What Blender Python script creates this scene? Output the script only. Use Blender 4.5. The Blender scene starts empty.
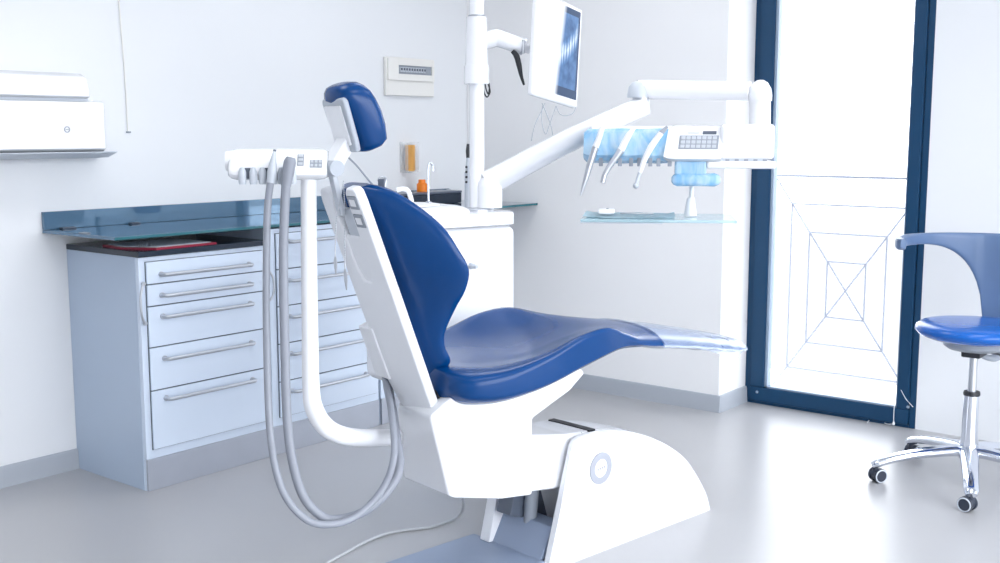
import bpy, bmesh, math, random
from mathutils import Vector, Matrix
random.seed(4)
S = bpy.context.scene
COL = S.collection
PI = math.pi
V = Vector

# ------------------------------------------------------------------ camera
FPX, CX, CY, CAMZ = 1112.0, 500.0, 281.5, 1.35
YAW = math.radians(38.66)      # heading of the lens, measured from the cabinet wall's direction
PITCH = math.atan2(148.5, FPX)
FWD = V((math.cos(YAW)*math.cos(PITCH), math.sin(YAW)*math.cos(PITCH), -math.sin(PITCH)))
RGT = V((math.sin(YAW), -math.cos(YAW), 0))
UPV = RGT.cross(FWD)
EYE = V((0, 0, CAMZ))
def ray(x, y): return (FWD + RGT*((x-CX)/FPX) + UPV*((CY-y)/FPX))
def at(x, y, d): return EYE + ray(x, y)*d
def on_plane(x, y, p, n):
    r = ray(x, y); return EYE + r*(((V(p)-EYE).dot(n))/r.dot(n))
def on_x(x, y, v): return on_plane(x, y, (v, 0, 0), V((1, 0, 0)))
def on_y(x, y, v): return on_plane(x, y, (0, v, 0), V((0, 1, 0)))
def on_z(x, y, v): return on_plane(x, y, (0, 0, v), V((0, 0, 1)))

cam = bpy.data.cameras.new('camera'); camo = bpy.data.objects.new('camera', cam); COL.objects.link(camo)
cam.sensor_width = 36; cam.lens = FPX/1000*36; cam.clip_start = .02
camo.matrix_world = Matrix(((RGT.x, UPV.x, -FWD.x, EYE.x), (RGT.y, UPV.y, -FWD.y, EYE.y), (RGT.z, UPV.z, -FWD.z, EYE.z), (0, 0, 0, 1)))
S.camera = camo

# ------------------------------------------------------------------ materials
def mat(name, col, rough=.4, metal=0, spec=.5, noise=0, nscale=8, bump=0, bscale=60, coat=0, alpha=1, trans=0):
    m = bpy.data.materials.new(name); m.use_nodes = True
    nt = m.node_tree; b = nt.nodes['Principled BSDF']
    b.inputs['Base Color'].default_value = (*col, 1); b.inputs['Roughness'].default_value = rough
    b.inputs['Metallic'].default_value = metal; b.inputs['Specular IOR Level'].default_value = spec
    b.inputs['Coat Weight'].default_value = coat; b.inputs['Coat Roughness'].default_value = .08
    b.inputs['Alpha'].default_value = alpha; b.inputs['Transmission Weight'].default_value = trans
    tc = nt.nodes.new('ShaderNodeTexCoord')
    if noise:
        n = nt.nodes.new('ShaderNodeTexNoise'); n.inputs['Scale'].default_value = nscale; n.inputs['Detail'].default_value = 4
        r = nt.nodes.new('ShaderNodeMapRange'); r.inputs['To Min'].default_value = 1-noise; r.inputs['To Max'].default_value = 1+noise
        mx = nt.nodes.new('ShaderNodeMix'); mx.data_type = 'RGBA'; mx.blend_type = 'MULTIPLY'; mx.inputs[0].default_value = 1
        mx.inputs[6].default_value = (*col, 1)
        nt.links.new(tc.outputs['Object'], n.inputs['Vector']); nt.links.new(n.outputs['Fac'], r.inputs['Value'])
        nt.links.new(r.outputs['Result'], mx.inputs[7]); nt.links.new(mx.outputs[2], b.inputs['Base Color'])
    if bump:
        n2 = nt.nodes.new('ShaderNodeTexNoise'); n2.inputs['Scale'].default_value = bscale; n2.inputs['Detail'].default_value = 3
        bp = nt.nodes.new('ShaderNodeBump'); bp.inputs['Strength'].default_value = bump; bp.inputs['Distance'].default_value = .004
        nt.links.new(tc.outputs['Object'], n2.inputs['Vector']); nt.links.new(n2.outputs['Fac'], bp.inputs['Height'])
        nt.links.new(bp.outputs['Normal'], b.inputs['Normal'])
    return m
def film(name, col, clear, rough=.15):
    """thin clear sheet: mostly see-through, with a coloured haze and gloss"""
    m = bpy.data.materials.new(name); m.use_nodes = True; nt = m.node_tree
    b = nt.nodes['Principled BSDF']; b.inputs['Base Color'].default_value = (*col, 1); b.inputs['Roughness'].default_value = rough
    t = nt.nodes.new('ShaderNodeBsdfTransparent'); mx = nt.nodes.new('ShaderNodeMixShader')
    lw = nt.nodes.new('ShaderNodeLayerWeight'); lw.inputs['Blend'].default_value = .35
    mr = nt.nodes.new('ShaderNodeMapRange'); mr.inputs['To Min'].default_value = clear; mr.inputs['To Max'].default_value = clear*.45
    nt.links.new(lw.outputs['Facing'], mr.inputs['Value']); nt.links.new(mr.outputs['Result'], mx.inputs['Fac'])
    nt.links.new(b.outputs[0], mx.inputs[1]); nt.links.new(t.outputs[0], mx.inputs[2])
    nt.links.new(mx.outputs[0], nt.nodes['Material Output'].inputs['Surface'])
    return m
def emit(name, col, s):
    m = bpy.data.materials.new(name); m.use_nodes = True; b = m.node_tree.nodes['Principled BSDF']
    b.inputs['Base Color'].default_value = (.8, .8, .8, 1); b.inputs['Emission Color'].default_value = (*col, 1); b.inputs['Emission Strength'].default_value = s
    return m

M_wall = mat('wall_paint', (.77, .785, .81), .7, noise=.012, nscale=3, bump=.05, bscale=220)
M_wall_r = mat('wall_paint_lightened', (.84, .84, .85), .7, noise=.012, nscale=3, bump=.05, bscale=220)  # lighter copy of the wall paint, extra brightness put into its colour
M_floor = mat('vinyl_floor', (.425, .425, .44), .32, spec=1, noise=.05, nscale=2.5, bump=.02, bscale=30)
M_ceil = mat('ceiling_paint', (.85, .86, .88), .8, noise=.01)
M_base = mat('skirting_grey', (.40, .43, .48), .45, noise=.03)
M_white = mat('white_plastic', (.87, .88, .91), .28, noise=.008)
M_white2 = mat('white_enamel', (.88, .89, .92), .2, noise=.008, coat=.3)
M_offwhite = mat('off_white_plastic', (.80, .79, .76), .4, noise=.01)
M_shell = mat('shell_grey_white', (.87, .885, .92), .35, noise=.01)
M_greyp = mat('light_grey_plastic', (.55, .59, .65), .38, noise=.02)
M_grey = mat('grey_plastic', (.30, .33, .38), .45, noise=.02)
M_blue = mat('blue_vinyl', (.0005, .047, .188), .25, spec=.3, noise=.06, nscale=6, bump=.03, bscale=240, coat=.06)
M_blue_seat = mat('blue_vinyl_stool', (.0, .105, .46), .25, spec=.4, noise=.05, nscale=6, bump=.03, bscale=240, coat=.3)
M_bluegrey = mat('blue_grey_plastic', (.10, .165, .30), .38, noise=.03)
M_side = mat('cabinet_side_shaded', (.46, .55, .68), .35, noise=.015)  # darker copy of the lacquer; the side's shade is in the colour
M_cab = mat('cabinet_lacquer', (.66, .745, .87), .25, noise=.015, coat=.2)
M_dark_top = mat('dark_laminate', (.012, .022, .04), .22, noise=.1, nscale=30)
M_steel = mat('brushed_steel', (.55, .57, .61), .38, metal=1, noise=.03, nscale=40)
M_plinth = mat('plinth_metal', (.50, .53, .60), .35, metal=.6, noise=.05, nscale=12)
M_chrome = mat('polished_chrome', (.72, .75, .82), .12, metal=1, noise=.01)
M_glass_shelf = mat('smoked_blue_glass', (.07, .16, .26), .03, metal=.35, spec=.8, noise=.03, nscale=2, coat=.5)
M_glass_edge = mat('green_glass_edge', (.03, .14, .17), .1, noise=.05)
M_frame = mat('navy_door_frame', (.006, .045, .11), .35, spec=.3, noise=.05)
M_seal = mat('grey_gasket', (.25, .32, .42), .4, noise=.02)
M_pane = film('door_glass', (.9, .95, 1), .95, .02)
M_black = mat('black_rubber', (.012, .014, .02), .45, noise=.1)
M_navyrub = mat('caster_rubber', (.02, .028, .05), .35, noise=.08)
M_hose = mat('grey_hose', (.27, .29, .34), .45, noise=.03, nscale=30)
M_cord = mat('grey_cord', (.55, .57, .60), .5, noise=.03)
M_red = mat('red_cover', (.34, .008, .04), .35, noise=.06)
M_paper = mat('paper', (.75, .80, .86), .6, noise=.05, nscale=20)
M_orange = mat('orange_plastic', (.85, .22, .01), .35, noise=.04)
M_amber = mat('amber_cups', (.85, .48, .15), .35, noise=.1, nscale=30)
M_clear = film('clear_plastic', (.95, .97, 1), .88, .1)
M_wrap = film('clear_wrap', (.70, .80, .97), .86, .15)
M_bluefilm = film('blue_film', (.33, .62, .88), .30, .22)
_nt = M_bluefilm.node_tree; _b = _nt.nodes['Principled BSDF']
_tc = _nt.nodes.new('ShaderNodeTexCoord'); _n = _nt.nodes.new('ShaderNodeTexNoise'); _n.inputs['Scale'].default_value = 26; _n.inputs['Detail'].default_value = 3; _n.inputs['Distortion'].default_value = .8
_mp = _nt.nodes.new('ShaderNodeMapping'); _mp.inputs['Scale'].default_value = (1, 1, .25); _bp = _nt.nodes.new('ShaderNodeBump'); _bp.inputs['Strength'].default_value = .55; _bp.inputs['Distance'].default_value = .012
_nt.links.new(_tc.outputs['Object'], _mp.inputs[0]); _nt.links.new(_mp.outputs[0], _n.inputs['Vector']); _nt.links.new(_n.outputs['Fac'], _bp.inputs['Height']); _nt.links.new(_bp.outputs[0], _b.inputs['Normal'])
_cr = _nt.nodes.new('ShaderNodeValToRGB'); _cr.color_ramp.elements[0].color = (.24, .55, .88, 1); _cr.color_ramp.elements[1].color = (.62, .82, .95, 1); _cr.color_ramp.elements[0].position = .35; _cr.color_ramp.elements[1].position = .7
_nt.links.new(_n.outputs['Fac'], _cr.inputs[0]); _nt.links.new(_cr.outputs[0], _b.inputs['Base Color'])
M_bluetray = mat('pale_blue_paper', (.70, .88, .96), .5, noise=.06, nscale=15)
M_trayglass = film('tray_glass', (.55, .78, .86), .45, .05)
M_rail = mat('rail_paint', (.22, .24, .30), .5, noise=.03)
M_balc = mat('balcony_tile', (.82, .82, .84), .6, noise=.04)
M_keys = mat('keypad_grey', (.30, .33, .38), .45, noise=.03)
M_keyb = mat('key_buttons', (.52, .55, .60), .45, noise=.02)
M_disp = mat('display_dark', (.10, .12, .16), .3, noise=.05)
M_headplate = mat('headrest_plate_grey', (.42, .46, .52), .4, noise=.02)
M_logo = mat('emblem_grey', (.38, .40, .46), .4, noise=.01)
M_diff = emit('fill_diffuser', (1, 1, 1), 1.6)
M_plate = mat('base_plate_grey', (.27, .33, .45), .4, noise=.02)
M_gap = mat('shadow_gap_dark', (.10, .12, .15), .6)  # dark colour standing in for shade in the drawer gaps

# ------------------------------------------------------------------ mesh helpers
def nb(): return bmesh.new()
def frame(o, ex, ez=V((0, 0, 1))):
    ex = V(ex).normalized(); ez = V(ez); ey = ez.cross(ex).normalized(); ez = ex.cross(ey)
    return Matrix(((ex.x, ey.x, ez.x, o[0]), (ex.y, ey.y, ez.y, o[1]), (ex.z, ey.z, ez.z, o[2]), (0, 0, 0, 1)))
def zrot(o, deg): return Matrix.Translation(V(o)) @ Matrix.Rotation(math.radians(deg), 4, 'Z')
def box(bm, lo, hi, bev=0, seg=2, M=None):
    t = nb(); bmesh.ops.create_cube(t, size=1)
    for v in t.verts: v.co = V([lo[i]+(v.co[i]+.5)*(hi[i]-lo[i]) for i in range(3)])
    if bev: bmesh.ops.bevel(t, geom=t.edges[:], offset=bev, segments=seg, profile=.5, affect='EDGES')
    return merge(bm, t, M)
def merge(bm, t, M=None):
    if M is not None: t.transform(M)
    me = bpy.data.meshes.new('tmp'); t.to_mesh(me); t.free(); bm.from_mesh(me); bpy.data.meshes.remove(me); return bm
def smooth_path(pts, n=8):
    pts = [V(p) for p in pts]; out = []
    if len(pts) < 3: return pts
    P = [pts[0]*2-pts[1]] + pts + [pts[-1]*2-pts[-2]]
    for i in range(1, len(P)-2):
        for k in range(n):
            t = k/n; a, b, c, d = P[i-1:i+3]
            out.append(.5*((2*b)+(c-a)*t+(2*a-5*b+4*c-d)*t*t+(3*b-a-3*c+d)*t**3))
    return out+[pts[-1]]
def tube(bm, pts, r, seg=12, n=8, flat=1, smooth=True, up=None, M=None, caps=True):
    """round or flattened bar swept along a path; r is a number or one radius per given point"""
    k = len(pts)
    path = smooth_path(pts, n) if smooth else [V(p) for p in pts]
    m = len(path); rs = []
    for i in range(m):
        if isinstance(r, (int, float)): rs.append(r)
        else:
            q = i/(m-1)*(k-1) if m > 1 else 0; j = min(int(q), k-2); rs.append(r[j]+(r[j+1]-r[j])*(q-j))
    t = nb(); rings = []
    tan = [(path[min(i+1, m-1)]-path[max(i-1, 0)]).normalized() for i in range(m)]
    ref = V(up) if up is not None else (V((0, 0, 1)) if abs(tan[0].z) < .9 else V((1, 0, 0)))
    nrm = (ref-tan[0]*ref.dot(tan[0])).normalized()
    for i in range(m):
        if up is not None: ref = V(up)
        else: ref = nrm
        nn = ref-tan[i]*ref.dot(tan[i])
        nrm = nn.normalized() if nn.length > 1e-6 else nrm
        bi = tan[i].cross(nrm)
        rings.append([t.verts.new(path[i]+nrm*(math.cos(2*PI*j/seg)*rs[i]*flat)+bi*(math.sin(2*PI*j/seg)*rs[i])) for j in range(seg)])
    for a, b in zip(rings, rings[1:]):
        for j in range(seg): t.faces.new((a[j], a[(j+1) % seg], b[(j+1) % seg], b[j]))
    if caps: t.faces.new(rings[0][::-1]); t.faces.new(rings[-1])
    return merge(bm, t, M)
def lathe(bm, prof, seg=32, M=None, sx=1, sy=1):
    """profile of (radius, height) turned about z"""
    t = nb(); rings = []
    for r, z in prof:
        rings.append([t.verts.new((math.cos(2*PI*j/seg)*r*sx, math.sin(2*PI*j/seg)*r*sy, z)) for j in range(seg)] if r > 1e-6 else [t.verts.new((0, 0, z))])
    for a, b in zip(rings, rings[1:]):
        for j in range(seg):
            q = [a[j % len(a)], a[(j+1) % len(a)], b[(j+1) % len(b)], b[j % len(b)]]; u = []
            for v in q:
                if v not in u: u.append(v)
            if len(u) > 2: t.faces.new(u)
    for g in (() if tuple(prof[0]) == tuple(prof[-1]) else (rings[0], rings[-1])):
        if len(g) > 2: t.faces.new(g)
    return merge(bm, t, M)
def loft(bm, secs, M=None, closed=True, caps=True):
    t = nb(); R = [[t.verts.new(p) for p in s] for s in secs]; n = len(R[0])
    for a, b in zip(R, R[1:]):
        for j in range(n if closed else n-1): t.faces.new((a[j], a[(j+1) % n], b[(j+1) % n], b[j]))
    if caps: t.faces.new(R[0][::-1]); t.faces.new(R[-1])
    return merge(bm, t, M)
def prism(bm, poly, d0, d1, bev=0, seg=2, M=None, poly2=None):
    """polygon in (x, z) swept along y from d0 to d1 (optionally to another polygon)"""
    t = nb(); a = [t.verts.new((p[0], d0, p[1])) for p in poly]; b = [t.verts.new((p[0], d1, p[1])) for p in (poly2 or poly)]
    n = len(a)
    for j in range(n): t.faces.new((a[j], a[(j+1) % n], b[(j+1) % n], b[j]))
    t.faces.new(a[::-1]); t.faces.new(b)
    bmesh.ops.recalc_face_normals(t, faces=t.faces[:])
    if bev: bmesh.ops.bevel(t, geom=t.edges[:], offset=bev, segments=seg, profile=.5, affect='EDGES', clamp_overlap=True)
    return merge(bm, t, M)
def curve_poly(pts, n=6):
    """smooth closed-ish outline through points given as (x, z)"""
    return [(p.x, p.z) for p in smooth_path([(p[0], 0, p[1]) for p in pts], n)]
def sellipse(hx, hy, e=2.6, n=32):
    out = []
    for k in range(n):
        a = 2*PI*k/n; c, s = math.cos(a), math.sin(a)
        out.append((hx*math.copysign(abs(c)**(2/e), c), hy*math.copysign(abs(s)**(2/e), s)))
    return out

WM = {}
def finish(bm, ang=38):
    bmesh.ops.recalc_face_normals(bm, faces=bm.faces[:])
    for f in bm.faces: f.smooth = True
    for e in bm.edges:
        if len(e.link_faces) == 2 and e.calc_face_angle(0) > math.radians(ang): e.smooth = False
def obj(name, bm, m, parent=None, ang=38, sub=0):
    """link a bmesh given in world coordinates as one mesh object, under parent if there is one"""
    finish(bm, ang)
    if parent is not None: bm.transform(WM[parent].inverted()); base = WM[parent]; o_loc = None
    else:
        xs = [v.co for v in bm.verts]; o_loc = V([(min(p[i] for p in xs)+max(p[i] for p in xs))/2 for i in range(2)]+[min(p.z for p in xs)])
        base = Matrix.Translation(o_loc); bm.transform(base.inverted())
    me = bpy.data.meshes.new(name); bm.to_mesh(me); bm.free()
    me.materials.append(m)
    o = bpy.data.objects.new(name, me); COL.objects.link(o)
    if parent is not None: o.parent = parent; WM[o] = base
    else: o.location = o_loc; WM[o] = base
    wn = o.modifiers.new('weighted_normal', 'WEIGHTED_NORMAL'); wn.keep_sharp = True; wn.weight = 60
    if sub:
        s = o.modifiers.new('sub', 'SUBSURF'); s.levels = sub; s.render_levels = sub
    return o
def tag(o, label=None, cat=None, group=None, kind=None):
    if label: o['label'] = label
    if cat: o['category'] = cat
    if group: o['group'] = group
    if kind: o['kind'] = kind
    return o
def thing(name, loc, label, cat, rot=0, group=None):
    o = bpy.data.objects.new(name, None); COL.objects.link(o); o.empty_display_size = .1
    WM[o] = zrot(loc, rot); o.matrix_world = WM[o]
    return tag(o, label, cat, group)
def struct(name, bm, m): return tag(obj(name, bm, m), kind='structure')
def part(o, label): o['label'] = label; return o

# ------------------------------------------------------------------ setting
YL, XR, XD = 4.08, 4.80, 5.08          # cabinet wall, window wall, recessed door plane
HC = 2.85
struct('floor', box(nb(), (-1.6, -1.6, -.12), (XD+.10, YL+.12, 0)), M_floor)
struct('wall_left', box(nb(), (-1.6, YL, 0), (XD+.10, YL+.12, HC)), M_wall)
YP0, YP1 = 2.475, 1.62                # the recess of the balcony door
struct('wall_right', box(nb(), (XR, YP0, 0), (XD+.10, YL, HC), .004), M_wall_r)
struct('wall_right_beside_door', box(nb(), (XD, -1.6, 0), (XD+.10, YP1, HC)), M_wall)  # darker paint copy tones down the window light falling here
struct('wall_right_above_door', box(nb(), (XD, YP1, 2.36), (XD+.10, YP0, HC)), M_wall_r)
struct('wall_rear_side', box(nb(), (-1.72, -1.72, 0), (-1.6, YL+.12, HC)), M_wall)
struct('wall_back', box(nb(), (-1.6, -1.72, 0), (-.6, -1.6, HC)), M_wall)
struct('wall_back_pier', box(nb(), (4.6, -1.72, 0), (XD+.10, -1.6, HC)), M_wall)
struct('wall_back_parapet', box(nb(), (-.6, -1.72, 0), (4.6, -1.6, .12)), M_wall)  # back wall left open above, an unseen opening sized for sky light
struct('wall_back_lintel', box(nb(), (-.6, -1.72, 2.6), (4.6, -1.6, HC)), M_wall)
struct('ceiling', box(nb(), (-1.6, -1.6, HC), (XD+.10, YL+.12, HC+.1)), M_ceil)
# skirting with a small cove
def skirt(name, p, q, inward):
    b = nb(); p = V(p); q = V(q); M = frame(p, q-p); L = (q-p).length
    prism(b, [(0, 0), (0, 0)], 0, 1) if False else None
    sec = [(0, 0), (.016, 0), (.014, .012), (.012, .07), (.008, .082), (0, .082)]
    s = 1 if M.to_3x3().col[1].dot(V(inward)) > 0 else -1
    loft(b, [[(x, s*a[0], a[1]) for a in sec] for x in (0, L)], M)
    return struct(name, b, M_base)
skirt('baseboard_left', (-1.6, YL, 0), (2.352, YL, 0), (0, -1, 0))
skirt('baseboard_right', (XR, 3.58, 0), (XR, YP0-.012, 0), (-1, 0, 0))
skirt('baseboard_recess', (XR, YP0, 0), (XD, YP0, 0), (0, -1, 0))

# balcony door
d = thing('door_1', (XD, (YP0+YP1)/2, 0), 'glazed balcony door in a navy frame', 'door'); d['kind'] = 'structure'
b = nb(); zb, zt = .0, 2.34
box(b, (XD-.0, YP1, 0), (XD+.07, YP1+.03, 2.36), .003); box(b, (XD, YP0-.03, 0), (XD+.07, YP0, 2.36), .003)
box(b, (XD, YP1+.03, 2.33), (XD+.07, YP0-.03, 2.36), .003); box(b, (XD, YP1+.03, 0), (XD+.07, YP0-.03, .014), .002)
obj('frame', b, M_frame, d)
b = nb(); y0, y1 = YP1+.032, YP0-.032; x0, x1 = XD-.012, XD+.05
box(b, (x0, y0, .016), (x1, y1, .088), .005); box(b, (x0, y0, 2.25), (x1, y1, 2.328), .005)
box(b, (x0, y0, .088), (x1, y0+.055, 2.25), .005); box(b, (x0, y1-.075, .088), (x1, y1, 2.25), .005)
obj('sash', b, M_frame, d)
b = nb(); ya, yb = y0+.055, y1-.075
for lo, hi in (((x0+.008, ya, .088), (x1-.01, ya+.006, 2.25)), ((x0+.008, yb-.014, .088), (x1-.01, yb, 2.25)), ((x0+.008, ya, .088), (x1-.01, yb, .096)), ((x0+.008, ya, 2.244), (x1-.01, yb, 2.25))):
    box(b, lo, hi, .001)
obj('gasket', b, M_seal, d)
obj('pane', box(nb(), (XD+.016, ya+.002, .09), (XD+.024, yb-.002, 2.248)), M_pane, d)
for px, py in ((757, 392), (908, 407)):
    p = on_x(px, py, x0); b = nb(); lathe(b, [(.0, -.002), (.007, -.002), (.007, .002), (.004, .004), (0, .004)], 16, frame(p, (0, 1, 0), (-1, 0, 0)))
    obj('screw_cap', b, M_seal, d)
p = on_x(744, 321, XD-.008); b = nb(); tube(b, [p+V((0, .02, 0)), p+V((-.004, -.012, 0))], .006, 10, smooth=False); tube(b, [p+V((-.004, -.0, -.01)), p+V((-.004, -.0, .012))], .005, 10, smooth=False)
obj('hinge_pin', b, M_steel, d)

# balcony: slab and patterned railing outside the door
struct('balcony_floor', box(nb(), (XD+.10, .2, -.14), (6.0, 3.6, -.02)), M_balc)
XB = 5.55
r = thing('balcony_railing', (XB, 2.0, -.02), 'pale metal balcony railing with nested rectangles and diagonals outside the glazed door', 'railing')
def bar(b, p, q, w=.006): tube(b, [p, q], w, 6, smooth=False)
c = on_x(845.3, 291, XB); tl = on_x(775, 177, XB); hz_ = on_x(845.3, 177, XB).z-c.z; hy = abs(on_x(770, 291, XB).y-c.y)*.98
b = nb(); 
for k in (1, 2, 3):
    yy, zz = hy*k/4, hz_*k/4; P = [V((XB, c.y+s*yy, c.z+t*zz)) for s, t in ((1, 1), (-1, 1), (-1, -1), (1, -1))]
    for i in range(4): bar(b, P[i], P[(i+1) % 4], .0045)
obj('nested_rectangles', b, M_rail, r)
b = nb(); bar(b, (XB, c.y+hy, c.z+hz_), (XB, c.y-hy, c.z-hz_), .0045); bar(b, (XB, c.y-hy, c.z+hz_), (XB, c.y+hy, c.z-hz_), .0045)
obj('diagonal_bars', b, M_rail, r)
b = nb(); box(b, (XB-.012, c.y-1.0, c.z+hz_-.006), (XB+.012, c.y+1.4, c.z+hz_+.006), .002); obj('top_rail', b, M_rail, r)
b = nb(); box(b, (XB-.01, c.y-1.0, c.z-hz_-.006), (XB+.01, c.y+1.4, c.z-hz_+.006), .002); obj('bottom_rail', b, M_rail, r)
for yy in (c.y+hy, c.y-hy):
    b = nb(); box(b, (XB-.008, yy-.006, -.02), (XB+.008, yy+.006, c.z+hz_), .002); obj('post', b, M_rail, r)

# ------------------------------------------------------------------ cabinets along the left wall
YF = 3.588
def cab_z(y, x=150): return on_y(x, y, YF).z
def handle(parent, xa, xb, z, yf):
    b = nb(); r_ = .0075
    tube(b, [(xa, yf, z), (xa, yf-.022, z), (xa+.008, yf-.03, z), (xb-.008, yf-.03, z), (xb, yf-.022, z), (xb, yf, z)], r_, 12, smooth=False)
    for x in (xa, xb):
        tube(b, [(x, yf-.0005, z), (x, yf-.006, z)], .0105, 14, smooth=False)
    obj('handle', b, M_steel, parent, ang=60)
def grip(parent, x, z0, z1, side):
    zc = (z0+z1)/2; y = YF-.004; b = nb()
    tube(b, [(x, y, z1), (x+side*.012, y-.012, z1-.01), (x+side*.026, y-.02, zc+(z1-z0)*.2), (x+side*.026, y-.02, zc-(z1-z0)*.2), (x+side*.012, y-.012, z0+.01), (x, y, z0)], .0045, 10)
    for z in (z0, z1): tube(b, [(x, y+.003, z), (x, y-.006, z)], .008, 12, smooth=False)
    obj('side_grip', b, M_steel, parent)
def cabinet(x0, x1, htop, rows, label, top=None, lefthandle=False, righthandle=False, drx=(.026, .020)):
    t = thing('drawer_cabinet', ((x0+x1)/2, (YF+YL)/2, 0), label, 'cabinet', group='drawer cabinets along the wall')
    yb_ = YL-.002; yf = YF+.004
    b = nb(); box(b, (x0, yf, .122), (x1, yb_, htop), .003); box(b, (x0, YF+.012, .0), (x0+.018, yb_, .122), .001); box(b, (x1-.018, YF+.012, 0), (x1, yb_, .122), .001)
    obj('carcass', b, M_cab, t)
    b = nb(); box(b, (x0-.0015, yf+.02, 0), (x0+.0005, yb_, htop), .0005, 1); part(obj('side_shade_panel', b, M_side, t), 'side panel with shade painted in as greyer blue')
    b = nb(); box(b, (x0+.001, YF, 0), (x1-.001, YF+.012, .122), .002); obj('plinth', b, M_plinth, t)
    for za, zb_, hz in rows:
        b = nb(); box(b, (x0+drx[0]+.002, YF-.006, za+.0025), (x1-drx[1]-.002, YF+.004, zb_-.0025), .0015)
        dr = obj('drawer', b, M_cab, t)
        obj('gap_shade', box(nb(), (x0+drx[0]-.0005, YF+.0005, za), (x1-drx[1]+.0005, YF+.0035, zb_), 0), M_gap, dr)  # dark sheet painted as the shade in the gap round the drawer
        handle(dr, x0+drx[0]+.062, x1-drx[1]-.074, hz, YF-.006)
    if top: b = nb(); box(b, (x0-.004, YF-.006, htop+.0005), (x1+.002, yb_, htop+.0225), .003); part(obj('worktop', b, M_dark_top, t), 'dark glossy worktop')
    if lefthandle: grip(t, x0+.012, cab_z(323, 146), cab_z(284, 140), -1)
    if righthandle: grip(t, x1-.010, cab_z(302, 270), cab_z(268, 270), 1)
    return t
X0, X1 = 2.351, 2.945
zs = [cab_z(262, 144), cab_z(285, 146), cab_z(307, 147), cab_z(348, 150), cab_z(391, 152), cab_z(450, 154)]
hz_list = [cab_z(274, 160), cab_z(295, 161), cab_z(316, 162), cab_z(357.5, 166), cab_z(397.5, 166)]
rows1 = [(zs[i+1], zs[i], hz_list[i]) for i in range(5)]
cab1 = cabinet(X0, X1, .893, rows1, 'pale blue drawer cabinet with dark worktop, standing at the free left end of the row', True, True, True)
X2 = 2.962; X3 = on_y(379.5, 400, YF).x
zc = [cab_z(y, x) for x, y in ((274, 233.5), (275, 270), (276.5, 307), (278, 344.5), (280, 382), (281, 417.5))]
hzc = [cab_z(y, 291) for y in (241, 279.7, 316, 353, 390.5)]
rows2 = [(zc[i+1], zc[i], hzc[i]) for i in range(5)]
cabinet(X2, X3, .958, rows2, 'tall five-drawer pale blue cabinet partly behind the white console post and grey hoses', drx=(.034, .02))
cabinet(X3+.014, X3+.614, .958, rows2, 'pale blue cabinet farther along the wall, mostly hidden behind the dental chair back', drx=(.034, .02))

# smoked glass shelf with upstand, wall to wall
sh = thing('glass_shelf', (3.5, 3.85, .965), 'long smoked blue glass shelf with upstand on the wall above the drawer cabinets', 'shelf')
XS0 = 2.252
b = nb(); box(b, (XS0, YF-.006, .9645), (XR-.002, YL-.002, .977), .0012); obj('shelf_board', b, M_glass_shelf, sh)
b = nb(); box(b, (XS0, YF-.009, .9652), (XR-.002, YF-.0062, .9763), .0008); part(obj('front_edge', b, M_glass_edge, sh), 'green polished glass front edge')
b = nb(); box(b, (XS0, YL-.018, .9775), (4.63, YL-.002, 1.047), .0012); obj('upstand', b, M_glass_shelf, sh)
b = nb(); box(b, (4.60, YL-.028, .9785), (4.632, YL-.0185, 1.045), .003); obj('end_trim', b, M_steel, sh)
# dark clips holding the upstand at the free end
for xa, xb in ((on_z(57, 228.6, .978).x, on_z(71, 227.6, .978).x), (2.62, 2.66)):
    b = nb(); box(b, (xa, YL-.045, .9775), (xb, YL-.019, .984), .002); obj('clip', b, M_disp, sh)
b = nb(); box(b, (XS0+.004, YF+.2, .9775), (XS0+.03, YF+.24, .981), .001); obj('clip', b, M_grey, sh)

# red folder with papers
p = on_z(100, 246, .9165)
f = thing('document_folder', (2.53, 3.74, .9155), 'dark red folder with loose papers on the dark cabinet worktop', 'folder')
ZT = .9155
A = [on_z(x, y, ZT) for x, y in ((97, 247), (148, 252.5), (214, 244.5), (165, 241))]
def slab(b, P, z0, z1): 
    t = nb(); lo = [t.verts.new((q.x, q.y, z0)) for q in P]; hi = [t.verts.new((q.x, q.y, z1)) for q in P]; n = len(P)
    t.faces.new(lo[::-1]); t.faces.new(hi)
    for j in range(n): t.faces.new((lo[j], lo[(j+1) % n], hi[(j+1) % n], hi[j]))
    return merge(b, t)
A = [V((2.365, 3.72, 0)), V((2.435, 3.598, 0)), V((2.715, 3.605, 0)), V((2.72, 3.87, 0)), V((2.38, 3.87, 0))]
obj('cover', slab(nb(), A, ZT, ZT+.007), M_red, f)
ctr = V((2.535, 3.735, 0))
obj('paper', slab(nb(), [ctr+(q-ctr)*.9 for q in A], ZT+.0075, ZT+.010), M_paper, f)
b = nb()
for k in range(4):
    x = 2.40+k*.02; tube(b, [(x, 3.655+k*.004, ZT+.0105), (x+.003, 3.66+k*.004, ZT+.018), (x+.01, 3.668+k*.004, ZT+.0105)], .0022, 8)
obj('binding_rings', b, M_steel, f)

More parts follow.
